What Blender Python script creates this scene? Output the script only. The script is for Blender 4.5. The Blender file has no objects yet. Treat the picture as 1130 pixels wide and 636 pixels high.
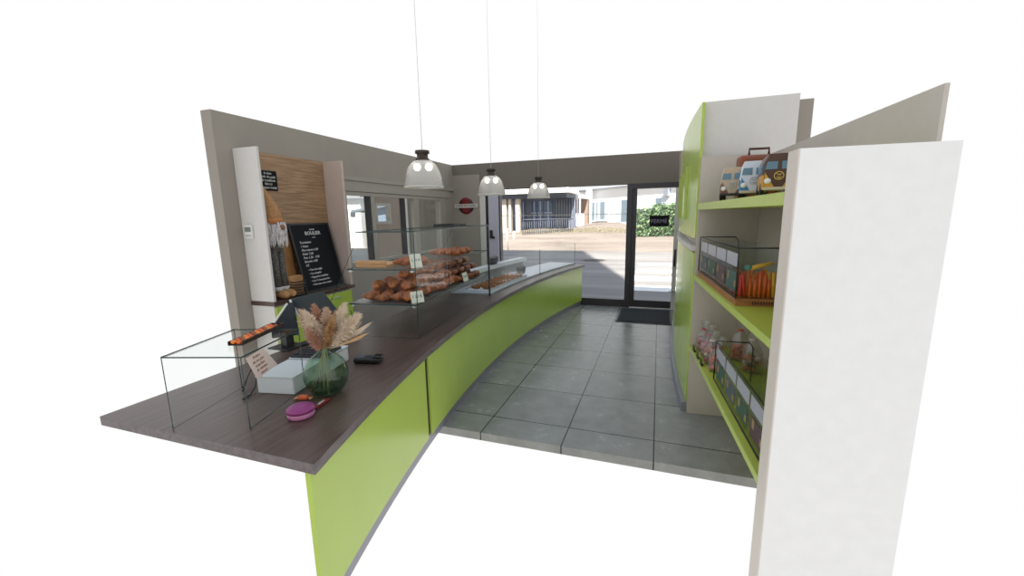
import bpy, bmesh, math, random
from mathutils import Vector, Matrix
random.seed(7)
V = Vector
PI = math.pi
S = bpy.context.scene
COL = S.collection

# ------------------------------------------------------------------ camera
F, PITCH, ROLL, YAW, H = 455.78, 0.1747, -0.0177, 0.3383, 1.557
FW = V((-math.sin(YAW)*math.cos(PITCH), math.cos(YAW)*math.cos(PITCH), -math.sin(PITCH)))
RT0 = V((math.cos(YAW), math.sin(YAW), 0)); UP0 = RT0.cross(FW)
RT = RT0*math.cos(ROLL) + UP0*math.sin(ROLL)
UP = -RT0*math.sin(ROLL) + UP0*math.cos(ROLL)
EYE = V((0, 0, H))
cam = bpy.data.cameras.new('camera'); co = bpy.data.objects.new('camera', cam); COL.objects.link(co)
cam.sensor_width = 36; cam.lens = F*36/1130; cam.shift_x = -1/1130; cam.shift_y = 1/1130
cam.clip_start = 0.05; cam.clip_end = 500
M = Matrix((RT, UP, -FW)).transposed().to_4x4(); M.translation = EYE
co.matrix_world = M
S.camera = co

def ray(u, v): return FW + RT*((u-566)/F) - UP*((v-319)/F)
def pz(u, v, z): d = ray(u, v); return EYE + d*((z-H)/d.z)          # point of a sight line at a height
def py(u, v, y): d = ray(u, v); return EYE + d*(y/d.y)              # ... at a depth
def ppl(u, v, p0, n): d = ray(u, v); return EYE + d*((p0-EYE).dot(n)/d.dot(n))

# ------------------------------------------------------------------ materials
def s2l(c): return tuple((x/12.92 if x <= .04045 else ((x+.055)/1.055)**2.4) for x in [k/255 for k in c])
MATS = {}
def nt(name):
    m = bpy.data.materials.new(name); m.use_nodes = True
    return m, m.node_tree.nodes, m.node_tree.links, m.node_tree.nodes['Principled BSDF']
def mat(name, rgb, rough=.5, metal=0, noise=0, scale=20, stretch=(1, 1, 1), bump=0, coat=0, spec=.5):
    if name in MATS: return MATS[name]
    m, N, L, b = nt(name)
    c = s2l(rgb)
    b.inputs['Base Color'].default_value = (*c, 1); b.inputs['Roughness'].default_value = rough
    b.inputs['Metallic'].default_value = metal; b.inputs['Specular IOR Level'].default_value = spec
    if coat: b.inputs['Coat Weight'].default_value = coat
    tc = N.new('ShaderNodeTexCoord'); mp = N.new('ShaderNodeMapping'); mp.inputs['Scale'].default_value = stretch
    n = N.new('ShaderNodeTexNoise'); n.inputs['Scale'].default_value = scale; n.inputs['Detail'].default_value = 4
    L.new(tc.outputs['Object'], mp.inputs['Vector']); L.new(mp.outputs['Vector'], n.inputs['Vector'])
    r = N.new('ShaderNodeValToRGB'); a = max(noise, .02)
    r.color_ramp.elements[0].position = .3; r.color_ramp.elements[1].position = .7
    r.color_ramp.elements[0].color = (*[x*(1-a) for x in c], 1); r.color_ramp.elements[1].color = (*[min(1, x*(1+a)) for x in c], 1)
    L.new(n.outputs['Fac'], r.inputs['Fac']); L.new(r.outputs['Color'], b.inputs['Base Color'])
    if bump:
        bp = N.new('ShaderNodeBump'); bp.inputs['Strength'].default_value = bump; bp.inputs['Distance'].default_value = .01
        L.new(n.outputs['Fac'], bp.inputs['Height']); L.new(bp.outputs['Normal'], b.inputs['Normal'])
    MATS[name] = m
    return m
def glass(name, tint=(1, 1, 1), f0=.035, rough=0.0, frost=0, graze=.6, frostcol=(.8, .8, .8)):
    if name in MATS: return MATS[name]
    m, N, L, b = nt(name); N.remove(b)
    out = N['Material Output']
    t = N.new('ShaderNodeBsdfTransparent'); t.inputs['Color'].default_value = (*tint, 1)
    g = N.new('ShaderNodeBsdfGlossy'); g.inputs['Roughness'].default_value = rough
    lw = N.new('ShaderNodeLayerWeight'); lw.inputs['Blend'].default_value = .5
    p = N.new('ShaderNodeMath'); p.operation = 'POWER'; p.inputs[1].default_value = 5
    q = N.new('ShaderNodeMath'); q.operation = 'MULTIPLY_ADD'; q.inputs[1].default_value = graze; q.inputs[2].default_value = f0
    L.new(lw.outputs['Facing'], p.inputs[0]); L.new(p.outputs[0], q.inputs[0])
    mx = N.new('ShaderNodeMixShader'); L.new(q.outputs[0], mx.inputs['Fac'])
    src = t
    if frost:
        d = N.new('ShaderNodeBsdfDiffuse'); d.inputs['Color'].default_value = (*frostcol, 1)
        tl = N.new('ShaderNodeBsdfTranslucent'); tl.inputs['Color'].default_value = (*frostcol, 1)
        a = N.new('ShaderNodeMixShader'); a.inputs['Fac'].default_value = .5
        L.new(d.outputs[0], a.inputs[1]); L.new(tl.outputs[0], a.inputs[2])
        w = N.new('ShaderNodeTexWave'); w.inputs['Scale'].default_value = 60
        tc = N.new('ShaderNodeTexCoord'); L.new(tc.outputs['Object'], w.inputs['Vector'])
        mr = N.new('ShaderNodeMapRange'); mr.inputs['To Min'].default_value = frost-.08; mr.inputs['To Max'].default_value = min(1, frost+.08)
        L.new(w.outputs['Fac'], mr.inputs['Value'])
        f = N.new('ShaderNodeMixShader'); L.new(mr.outputs[0], f.inputs['Fac'])
        L.new(t.outputs[0], f.inputs[1]); L.new(a.outputs[0], f.inputs[2]); src = f
    L.new(src.outputs[0], mx.inputs[1]); L.new(g.outputs[0], mx.inputs[2]); L.new(mx.outputs[0], out.inputs['Surface'])
    MATS[name] = m
    return m
def emit(name, rgb, st):
    m, N, L, b = nt(name)
    b.inputs['Base Color'].default_value = (*rgb, 1); b.inputs['Emission Color'].default_value = (*rgb, 1); b.inputs['Emission Strength'].default_value = st
    return m

# tiled floor
def floor_mat():
    m, N, L, b = nt('slate_tiles')
    g = N.new('ShaderNodeNewGeometry'); mp = N.new('ShaderNodeMapping')
    mp.inputs['Location'].default_value = (-.034+.003+.6*10, -3.416+.003+.6*10, 0)
    L.new(g.outputs['Position'], mp.inputs['Vector'])
    br = N.new('ShaderNodeTexBrick'); br.offset = 0; br.squash = 1
    for k, v in (('Scale', 1), ('Mortar Size', .0045), ('Mortar Smooth', .1), ('Brick Width', .6), ('Row Height', .6), ('Bias', 0)): br.inputs[k].default_value = v
    br.inputs['Color1'].default_value = (*s2l((140, 139, 135)), 1); br.inputs['Color2'].default_value = (*s2l((147, 146, 142)), 1); br.inputs['Mortar'].default_value = (*s2l((26, 27, 30)), 1)
    L.new(mp.outputs[0], br.inputs['Vector'])
    n = N.new('ShaderNodeTexNoise'); n.inputs['Scale'].default_value = 5; n.inputs['Detail'].default_value = 8; n.inputs['Roughness'].default_value = .65
    L.new(g.outputs['Position'], n.inputs['Vector'])
    r = N.new('ShaderNodeMapRange'); r.inputs['From Min'].default_value = .3; r.inputs['From Max'].default_value = .7; r.inputs['To Min'].default_value = .82; r.inputs['To Max'].default_value = 1.18
    L.new(n.outputs['Fac'], r.inputs['Value'])
    mu = N.new('ShaderNodeVectorMath'); mu.operation = 'SCALE'; L.new(br.outputs['Color'], mu.inputs[0]); L.new(r.outputs[0], mu.inputs['Scale'])
    L.new(mu.outputs[0], b.inputs['Base Color'])
    rr = N.new('ShaderNodeMapRange'); rr.inputs['To Min'].default_value = .16; rr.inputs['To Max'].default_value = .34; L.new(n.outputs['Fac'], rr.inputs['Value']); L.new(rr.outputs[0], b.inputs['Roughness'])
    bp = N.new('ShaderNodeBump'); bp.invert = True; bp.inputs['Strength'].default_value = .4; bp.inputs['Distance'].default_value = .004
    L.new(br.outputs['Fac'], bp.inputs['Height']); L.new(bp.outputs[0], b.inputs['Normal'])
    return m
FLOOR = floor_mat()

def wood_mat(name, c1, c2, rough, axis, sc=6):
    if name in MATS: return MATS[name]
    m, N, L, b = nt(name)
    tc = N.new('ShaderNodeTexCoord'); mp = N.new('ShaderNodeMapping'); st = [14, 14, 14]; st[axis] = .9
    mp.inputs['Scale'].default_value = st
    n = N.new('ShaderNodeTexNoise'); n.inputs['Scale'].default_value = sc; n.inputs['Detail'].default_value = 6; n.inputs['Distortion'].default_value = .4
    L.new(tc.outputs['Object'], mp.inputs['Vector']); L.new(mp.outputs[0], n.inputs['Vector'])
    r = N.new('ShaderNodeValToRGB'); r.color_ramp.elements[0].position = .36; r.color_ramp.elements[1].position = .64
    r.color_ramp.elements[0].color = (*s2l(c1), 1); r.color_ramp.elements[1].color = (*s2l(c2), 1)
    L.new(n.outputs['Fac'], r.inputs['Fac']); L.new(r.outputs[0], b.inputs['Base Color']); b.inputs['Roughness'].default_value = rough
    MATS[name] = m
    return m

PLASTER = mat('cream_plaster', (154, 146, 135), .8, noise=.03, scale=4)
GREYWALL = mat('shade_grey_plaster', (118, 110, 101), .8, noise=.03, scale=4)  # grey shade of the backlit front wall put into its base colour
WHITE = mat('white_laminate', (212, 208, 202), .45)
CREAM = mat('cream_laminate', (196, 187, 176), .5)
LIME = mat('lime_laminate', (178, 200, 84), .24, noise=.03, scale=3)
LIMEEDGE = mat('lime_edging', (180, 196, 100), .35)
ANTH = mat('anthracite_metal', (58, 53, 60), .4)
BLACK = mat('black_plastic', (22, 22, 24), .4)
BLACKMAT = mat('black_board', (15, 17, 22), .55, noise=.1, scale=3, spec=.15)
CHALK = mat('white_chalk', (225, 225, 220), .9)
GREYMETAL = mat('grey_kick_metal', (142, 140, 150), .35, metal=.2)
ALU = mat('lilac_grey_aluminium', (190, 188, 202), .4, metal=.2)
FRAMEGREY = mat('stone_grey_frame', (156, 149, 138), .5)
WORKTOP = wood_mat('dark_walnut_worktop', (72, 56, 49), (94, 75, 65), .3, 1, 3)
EDGE = wood_mat('walnut_edging', (92, 82, 82), (112, 100, 99), .4, 1, 3)
WOODWALL = wood_mat('oak_cladding', (136, 106, 78), (172, 138, 105), .6, 1, 4.2)
PALEWOOD = wood_mat('pale_wood', (170, 122, 76), (206, 160, 110), .6, 0)
WOODZ = wood_mat('honey_wood', (160, 108, 58), (190, 138, 84), .55, 2)
PANE = glass('clear_glass', (.985, .995, .99), .008, graze=.35)
SHOPPANE = glass('shop_window_glass', (.97, .98, .985), .02)
GEDGE = mat('green_glass_edge', (36, 62, 60), .2)
ACRYL = glass('clear_acrylic', (.97, .98, .98), .03)
STEEL = mat('brushed_steel', (200, 202, 206), .35, metal=.6)
PAPER = mat('white_paper', (232, 230, 224), .8)

# ------------------------------------------------------------------ mesh helpers
def nb(): return bmesh.new()
def box(bm, lo, hi, mi=0, mtx=None):
    lo, hi = V(lo), V(hi)
    r = bmesh.ops.create_cube(bm, size=1)
    bmesh.ops.transform(bm, verts=r['verts'], matrix=Matrix.Translation((lo+hi)/2) @ Matrix.Diagonal((*(hi-lo), 1)))
    if mtx: bmesh.ops.transform(bm, verts=r['verts'], matrix=mtx)
    for f in {f for v in r['verts'] for f in v.link_faces}: f.material_index = mi
    return r['verts']
def bbox(bm, lo, hi, bev=.004, seg=2, mi=0, mtx=None):
    vs = box(bm, lo, hi, mi, mtx)
    es = list({e for v in vs for e in v.link_edges})
    bmesh.ops.bevel(bm, geom=es, offset=bev, segments=seg, affect='EDGES', profile=.5)
def prism(bm, pts, off, mi=0, edge_mi=None):
    a = [bm.verts.new(p) for p in pts]; b = [bm.verts.new(V(p)+V(off)) for p in pts]; n = len(pts)
    fs = [bm.faces.new(a[::-1]), bm.faces.new(b)]
    for f in fs: f.material_index = mi
    for i in range(n):
        f = bm.faces.new((a[i], a[(i+1) % n], b[(i+1) % n], b[i])); f.material_index = mi if edge_mi is None else edge_mi
    bmesh.ops.recalc_face_normals(bm, faces=bm.faces[:])
def tube(bm, pts, r, seg=8, mi=0, cap=True):
    pts = [V(p) for p in pts]; rs = r if isinstance(r, (list, tuple)) else [r]*len(pts)
    rings = []
    for i, p in enumerate(pts):
        d = (pts[min(i+1, len(pts)-1)] - pts[max(i-1, 0)]).normalized()
        a = d.orthogonal().normalized() if i == 0 else (rings_a - d*rings_a.dot(d)).normalized()
        rings_a = a
        b = d.cross(a)
        rings.append([bm.verts.new(p + (a*math.cos(2*PI*k/seg) + b*math.sin(2*PI*k/seg))*rs[i]) for k in range(seg)])
    for i in range(len(rings)-1):
        for k in range(seg):
            f = bm.faces.new((rings[i][k], rings[i][(k+1) % seg], rings[i+1][(k+1) % seg], rings[i+1][k])); f.material_index = mi; f.smooth = True
    if cap:
        bm.faces.new(rings[0][::-1]).material_index = mi; bm.faces.new(rings[-1]).material_index = mi
def lathe(bm, prof, seg=32, c=(0, 0, 0), mi=0):
    c = V(c); rings = []
    for r, z in prof:
        if r < 1e-5: rings.append([bm.verts.new(c+V((0, 0, z)))])
        else: rings.append([bm.verts.new(c+V((r*math.cos(2*PI*k/seg), r*math.sin(2*PI*k/seg), z))) for k in range(seg)])
    for a, b in zip(rings, rings[1:]):
        for k in range(seg):
            q = [a[k % len(a)], a[(k+1) % seg % len(a)] if len(a) > 1 else None, b[(k+1) % seg % len(b)] if len(b) > 1 else None, b[k % len(b)]]
            q = [x for x in q if x]
            f = bm.faces.new(q); f.smooth = True; f.material_index = mi
def ball(bm, c, r, u=14, v=10, mi=0):
    c = V(c); r = V(r) if not isinstance(r, (int, float)) else V((r, r, r))
    res = bmesh.ops.create_uvsphere(bm, u_segments=u, v_segments=v, radius=1)
    bmesh.ops.transform(bm, verts=res['verts'], matrix=Matrix.Translation(c) @ Matrix.Diagonal((*r, 1)))
    for f in {f for x in res['verts'] for f in x.link_faces}: f.smooth = True; f.material_index = mi
    return res['verts']
CX, CY = 10.55, 4.18                                                 # centre of the counter's curve
def ap(R, y, z): a = math.asin((y-CY)/12.1); return V((CX-R*math.cos(a), CY+R*math.sin(a), z))
def arcbox(bm, R0, R1, z0, z1, y0, y1, n=24, mi=0, edge_mi=None):
    rows = []
    for i in range(n+1):
        y = y0+(y1-y0)*i/n
        rows.append([bm.verts.new(ap(R, y, z)) for R, z in ((R0, z0), (R1, z0), (R1, z1), (R0, z1))])
    thin = 0 if (R1-R0) < (z1-z0) else 1
    for a, b in zip(rows, rows[1:]):
        for k in range(4):
            f = bm.faces.new((a[k], a[(k+1) % 4], b[(k+1) % 4], b[k]))
            f.material_index = mi if edge_mi is None or (k % 2) != thin else edge_mi
    for f in (bm.faces.new(rows[0][::-1]), bm.faces.new(rows[-1])): f.material_index = mi if edge_mi is None else edge_mi
    bmesh.ops.recalc_face_normals(bm, faces=bm.faces[:])
def obj(name, bm, m, parent=None, smooth=False):
    """Links bm as one mesh object; with a parent, bm is in the parent's own frame."""
    me = bpy.data.meshes.new(name); bm.to_mesh(me); bm.free()
    for x in (m if isinstance(m, (list, tuple)) else [m]): me.materials.append(x)
    o = bpy.data.objects.new(name, me); COL.objects.link(o)
    if parent: o.parent = parent
    if smooth:
        for p in me.polygons: p.use_smooth = True
    return o
def tag(o, label, cat, group=None):
    o['label'] = label; o['category'] = cat
    if group: o['group'] = group
    return o
def thing(name, label, cat, loc=(0, 0, 0), rz=0, group=None):
    o = bpy.data.objects.new(name, None); COL.objects.link(o); o.location = loc; o.rotation_euler = (0, 0, rz)
    o.empty_display_size = .1
    return tag(o, label, cat, group)
def wobj(name, bm, m, parent, smooth=False):
    """As obj(), but bm is in world coordinates."""
    mw = Matrix.Translation(parent.location) @ parent.rotation_euler.to_matrix().to_4x4()
    bm.transform(mw.inverted())
    return obj(name, bm, m, parent, smooth)
def struct(name, bm, m, parent=None):
    o = obj(name, bm, m, parent)
    if parent is None: o['kind'] = 'structure'
    return o
def dup(o, loc, rot=None, label=None, group=None, scale=None):
    r = o.copy(); COL.objects.link(r); r.location = loc
    if rot is not None: r.rotation_euler = rot
    if scale: r.scale = scale
    if label: r['label'] = label
    if group: r['group'] = group
    for ch in [c for c in bpy.data.objects if c.parent == o]:
        c = ch.copy(); COL.objects.link(c); c.parent = r
        for g in [x for x in bpy.data.objects if x.parent == ch]:
            d = g.copy(); COL.objects.link(d); d.parent = c
    return r
def text(name, s, size, m, parent, mtx, align='CENTER', depth=.0006, shear=0, world=True):
    cu = bpy.data.curves.new(name, 'FONT'); cu.body = s; cu.size = size; cu.align_x = align; cu.align_y = 'CENTER'; cu.extrude = depth; cu.shear = shear
    cu.resolution_u = 3
    t = bpy.data.objects.new(name, cu); COL.objects.link(t)
    bpy.context.view_layer.update()
    me = bpy.data.meshes.new_from_object(t.evaluated_get(bpy.context.evaluated_depsgraph_get()))
    bpy.data.objects.remove(t); bpy.data.curves.remove(cu)
    me.name = name; me.materials.clear(); me.materials.append(m)
    bm = nb(); bm.from_mesh(me); bpy.data.meshes.remove(me); bm.transform(mtx)
    return (wobj if world else obj)(name, bm, m, parent)
def frame_mtx(o, x, y):
    x = V(x).normalized(); y = V(y).normalized(); z = x.cross(y)
    m = Matrix((x, y, z)).transposed().to_4x4(); m.translation = V(o)
    return m

# ------------------------------------------------------------------ room shell
WY = 7.1          # shop front plane
XL = -3.65        # left wall plane
TOP = 2.5
bm = nb(); box(bm, (XL-.05, 2.55, -.06), (.85, WY+.08, 0)); struct('floor', bm, FLOOR)
# front wall: lintel, left part, right part
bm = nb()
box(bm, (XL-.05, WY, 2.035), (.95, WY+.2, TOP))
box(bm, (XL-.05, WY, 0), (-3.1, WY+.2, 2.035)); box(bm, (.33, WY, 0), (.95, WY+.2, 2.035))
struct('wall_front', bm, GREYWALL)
bm = nb(); box(bm, (XL, WY-.012, .0), (-3.1, WY, 2.31)); struct('trim_1', bm, PLASTER)
bm = nb(); box(bm, (-3.1, WY-.03, 0), (-2.99, WY+.2, 2.035)); struct('trim_2', bm, WHITE)
bm = nb(); box(bm, (-2.99, WY, 0), (-2.925, WY+.2, 2.035)); struct('trim_3', bm, BLACK)
# left wall with the sliding window's opening
wy0, wy1, wz0, wz1 = 4.2, 6.74, .955, 1.89
bm = nb()
box(bm, (XL-.12, 2.68, 0), (XL, wy0, TOP)); box(bm, (XL-.12, wy0, 0), (XL, wy1, wz0)); box(bm, (XL-.12, wy0, wz1), (XL, wy1, TOP)); box(bm, (XL-.12, wy1, 0), (XL, WY, TOP))
struct('wall_left', bm, PLASTER)
bm = nb(); box(bm, (XL, 3.93, 2.03), (XL+.035, WY-.02, 2.075)); box(bm, (XL, 3.93, 1.9), (XL+.02, 6.9, 2.03)); struct('trim_4', bm, FRAMEGREY)
# right wall
bm = nb(); box(bm, (.86, 3.45, 0), (.95, WY, 2.3)); struct('wall_right', bm, PLASTER)

# left sliding window
def rect(bm, x0, x1, y0, y1, z0, z1): box(bm, (x0, y0, z0), (x1, y1, z1))
bm = nb()
for a in ((wy0, wy1, wz0, wz0+.05), (wy0, wy1, wz1-.04, wz1), (wy0, wy0+.04, wz0+.05, wz1-.04), (wy1-.16, wy1, wz0+.05, wz1-.04)): rect(bm, XL-.09, XL+.012, *a)
w1 = struct('window_1', bm, FRAMEGREY)
bm = nb()
for y0, y1 in ((4.70, 4.78), (5.75, 5.88)): rect(bm, XL-.07, XL+.008, y0, y1, wz0+.05, wz1-.04)
obj('sash', bm, FRAMEGREY, w1)
bm = nb()
for y0, y1 in ((4.665, 4.70), (5.465, 5.50)): rect(bm, XL-.07, XL+.004, y0, y1, wz0+.05, wz1-.04)
obj('seal', bm, BLACK, w1)
bm = nb(); rect(bm, XL-.07, XL+.006, 5.50, 5.555, wz0+.05, wz1-.04); obj('sash', bm, WHITE, w1)
bm = nb(); rect(bm, XL-.045, XL-.035, wy0+.04, wy1-.16, wz0+.05, wz1-.04); obj('pane', bm, glass('left_window_glass', (.86, .88, .87), .05), w1)

# shop window and door
bm = nb()
for x0, x1, z0, z1 in ((-2.925, -.5, 0, .125), (-2.925, -2.72, .125, 2.035)):
    box(bm, (x0, WY, z0), (x1, WY+.12, z1))
w2 = struct('window_2', bm, ANTH)
bm = nb(); box(bm, (-2.925, WY-.05, 0), (-2.74, WY-.001, 2.035)); obj('post', bm, ALU, w2)
bm = nb(); bbox(bm, (-2.9, WY-.085, 1.16), (-2.85, WY-.0505, 1.31), .006); bbox(bm, (-2.86, WY-.085, 1.16), (-2.81, WY-.0505, 1.2), .006); obj('latch', bm, BLACK, w2)
bm = nb(); box(bm, (-2.72, WY+.05, .125), (-.5, WY+.06, 2.035)); obj('pane', bm, SHOPPANE, w2)
bm = nb(); box(bm, (-2.72, WY+.046, 1.556), (-.5, WY+.05, 1.566)); obj('safety_line', bm, WHITE, w2)
bm = nb()
box(bm, (-.5, WY-.03, 0), (-.42, WY+.12, 2.035)); box(bm, (-.42, WY-.03, 1.955), (.33, WY+.12, 2.035))
d1 = struct('door_1', bm, ANTH)
bm = nb(); box(bm, (-.419, WY, .01), (-.345, WY+.05, 1.954)); box(bm, (-.345, WY, .01), (.235, WY+.05, .13)); obj('leaf_frame', bm, ANTH, d1)
bm = nb(); box(bm, (.235, WY-.02, .01), (.3, WY+.05, 1.954)); obj('leaf_stile', bm, WHITE, d1)
bm = nb(); box(bm, (-.345, WY+.02, .13), (.235, WY+.03, 1.954)); obj('pane', bm, SHOPPANE, d1)
bm = nb(); tube(bm, [(.262, WY-.07, .72), (.262, WY-.07, .99)], .014); tube(bm, [(.262, WY-.07, .75), (.262, WY-.02, .75)], .008); tube(bm, [(.262, WY-.07, .96), (.262, WY-.02, .96)], .008); obj('handle', bm, BLACK, d1)
bm = nb(); tube(bm, [(.262, WY-.02, .31), (.262, WY-.06, .31), (.2, WY-.06, .31)], .009); obj('latch', bm, STEEL, d1)

# hanging door sign
t = thing('door_sign', 'small black hanging sign with white lettering on the glass door', 'sign', (0, WY-.012, 1.35), 0)
tb = math.radians(2)
bm = nb(); bbox(bm, (-.142, -.004, 0), (.15, .004, .175), .002); obj('board', bm, BLACKMAT, t)
text('lettering', 'FERMÉ', .088, mat('mauve_lettering', (150, 135, 165), .7), t, frame_mtx((.004, -.0048, .083), (1, 0, 0), (0, 0, 1)), world=False)
bm = nb(); ball(bm, (.135, -.004, .178), (.012, .006, .01)); obj('hook', bm, BLACK, t)

# door mat
t = thing('door_mat', 'black rectangular door mat on the tiles before the glass door', 'mat', (-.12, 6.53, 0), 0)
bm = nb(); bbox(bm, (-.43, -.47, .0005), (.355, .44, .012), .004); obj('rubber_base', bm, BLACK, t)
bm = nb(); bbox(bm, (-.40, -.44, .0125), (.33, .41, .018), .002); obj('pile', bm, mat('charcoal_carpet', (34, 38, 44), .95, noise=.4, scale=120, bump=.5), t)

# ------------------------------------------------------------------ roundel sign
t = thing('wall_roundel', 'round red and black wall sign crossed by a pale lettered bar', 'sign', (-3.38, WY-.0125, 1.757), 0)
bm = nb(); lathe(bm, [(0, 0), (.15, 0), (.15, .012), (.10, .012), (0, .012)], 40); bm.transform(Matrix.Rotation(PI/2, 4, 'X'))
for f in bm.faces:
    c = f.calc_center_median(); f.material_index = 1 if math.hypot(c.x, c.z) > .102 and abs(c.x) > .085 else 0
obj('disc', bm, [mat('deep_red', (112, 16, 22), .4), BLACK], t)
bm = nb(); bbox(bm, (-.236, -.019, -.036), (.236, -.0125, .036), .002)
obj('bar', bm, mat('pale_bar', (205, 195, 190), .4), t)
text('lettering', 'CAFÉS RICHARD', .057, mat('dark_lettering', (40, 30, 32), .5), t, frame_mtx((0, -.0195, 0), (1, 0, 0), (0, 0, 1)), world=False)

# ------------------------------------------------------------------ counter
PR = 12.12; ZP = .672; ZT = .715
t = thing('service_counter', 'curved lime green bakery counter base along the tiled aisle', 'counter', (-1.6, 2.4, 0))
bm = nb(); arcbox(bm, PR, PR+.02, .075, ZP, 2.315, WY-.03, 40); wobj('front_panel', bm, LIME, t)
bm = nb(); arcbox(bm, PR, PR+.02, .075, ZP, 1.04, 2.255, 16); wobj('front_panel', bm, LIME, t)
bm = nb(); arcbox(bm, PR+.012, PR+.024, .075, ZP, 2.257, 2.313, 4); wobj('joint_strip', bm, BLACK, t)
bm = nb(); arcbox(bm, PR+.015, PR+.03, 0, .085, 1.04, WY-.03, 60); wobj('kick_plate', bm, GREYMETAL, t)
bm = nb(); arcbox(bm, PR+.03, PR+.7, .0, ZP, 2.4, WY-.03, 40); wobj('carcass', bm, mat('dark_carcass', (60, 55, 52), .6), t)
bm = nb()
n = 50; ys = [1.0+(WY-.02-1.0)*i/n for i in range(n+1)]
fr = [ap(12.075, y, ZP+.002) for y in ys]; bk = [ap(12.78, y, ZP+.002) if y > 2.35 else V((-2.3, y, ZP+.002)) for y in ys]
lo = [(bm.verts.new(a), bm.verts.new(b)) for a, b in zip(fr, bk)]; hi = [(bm.verts.new(a+V((0, 0, ZT-ZP-.002))), bm.verts.new(b+V((0, 0, ZT-ZP-.002)))) for a, b in zip(fr, bk)]
for i in range(n):
    bm.faces.new((lo[i][0], lo[i+1][0], lo[i+1][1], lo[i][1])); bm.faces.new((hi[i][0], hi[i][1], hi[i+1][1], hi[i+1][0]))
    f = bm.faces.new((lo[i][0], hi[i][0], hi[i+1][0], lo[i+1][0])); f.material_index = 1
    f = bm.faces.new((lo[i][1], lo[i+1][1], hi[i+1][1], hi[i][1])); f.material_index = 1
bm.faces.new((lo[0][0], lo[0][1], hi[0][1], hi[0][0])).material_index = 1; bm.faces.new((lo[n][0], hi[n][0], hi[n][1], lo[n][1])).material_index = 1
bmesh.ops.recalc_face_normals(bm, faces=bm.faces[:])
o = obj('worktop', bm, [WORKTOP, EDGE]); tag(o, 'dark walnut curved worktop lying on the lime counter', 'worktop')

# ------------------------------------------------------------------ glass vitrines
GR = 12.24
VY0, VY1 = 2.455, 4.05
t = thing('glass_vitrine', 'tall glass pastry vitrine with two shelves on the near half of the counter', 'display case', (-1.9, 3.2, ZT))
G2 = [PANE, GEDGE]
bm = nb(); arcbox(bm, GR, GR+.006, ZT+.001, 1.46, VY0+.006, VY1-.006, 20, 0, 1); wobj('front_pane', bm, G2, t)
bm = nb(); arcbox(bm, GR-.01, GR+.43, 1.461, 1.469, VY0, VY1, 20, 0, 1); wobj('top_pane', bm, G2, t)
def sidepane(bm, y, dy):
    pts = [ap(GR, y, ZT+.001), ap(GR, y, 1.46), ap(GR+.40, y, 1.46), ap(GR+.69, y, .935), ap(GR+.69, y, .90), ap(GR+.52, y, .90), ap(GR+.47, y, ZT+.001)]
    prism(bm, pts, V((0, dy, 0)), 0, 1)
bm = nb(); sidepane(bm, VY0, .006); wobj('side_pane', bm, G2, t)
bm = nb(); sidepane(bm, VY1-.006, .006); wobj('side_pane', bm, G2, t)
bm = nb(); arcbox(bm, GR+.012, GR+.53, 1.197, 1.205, VY0+.008, VY1-.008, 20, 0, 1); wobj('shelf', bm, G2, t)
bm = nb(); arcbox(bm, GR+.012, GR+.53, .947, .957, VY0+.008, VY1-.008, 20, 0, 1); wobj('tray', bm, [mat('grey_tray', (120, 116, 112), .3, metal=.5), GEDGE], t)
for off, z in ((.5, 1.19), (.5, .94), (.03, 1.19), (.03, .94)):
    bm = nb(); a = ap(GR+off, VY0+.022, z); box(bm, a-V((.012, .012, .006)), a+V((.012, .012, .006))); wobj('clip', bm, STEEL, t)
bm = nb(); a = ap(GR+.003, VY1+.0, ZT+.001); box(bm, a-V((.008, .001, 0)), a+V((.008, .012, .74))); wobj('corner_post', bm, ANTH, t)
# low vitrine
t = thing('low_glass_vitrine', 'low glass cold vitrine on the far half of the counter by the window', 'display case', (-1.8, 5.6, ZT))
LZ = 1.075; LY0, LY1, LYM = 4.066, WY-.06, 5.71
bm = nb(); arcbox(bm, GR, GR+.006, ZT+.001, LZ, LY0, LYM-.003, 16, 0, 1); wobj('front_pane', bm, G2, t)
bm = nb(); arcbox(bm, GR, GR+.006, ZT+.001, LZ, LYM+.003, LY1, 12, 0, 1); wobj('front_pane', bm, G2, t)
bm = nb(); prism(bm, [ap(GR+.008, LY1-.006, ZT+.001), ap(GR+.008, LY1-.006, LZ), ap(GR+.30, LY1-.006, LZ), ap(GR+.45, LY1-.006, ZT+.001)], V((0, .006, 0)), 0, 1); wobj('side_pane', bm, G2, t)
bm = nb(); arcbox(bm, GR+.01, GR+.47, ZT+.001, ZT+.02, LY0+.01, LY1-.01, 30); wobj('deck', bm, mat('white_steel_deck', (205, 206, 212), .3), t)
bm = nb(); arcbox(bm, GR+.40, GR+.52, ZT+.15, ZT+.20, LY0+.01, 6.1, 24); wobj('rear_ledge', bm, mat('white_ledge', (212, 212, 214), .4), t)
bm = nb(); arcbox(bm, GR+.475, GR+.49, ZT+.002, ZT+.149, LY0+.01, 6.1, 24); wobj('rear_panel', bm, mat('grey_rear', (150, 150, 150), .4), t)

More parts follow.
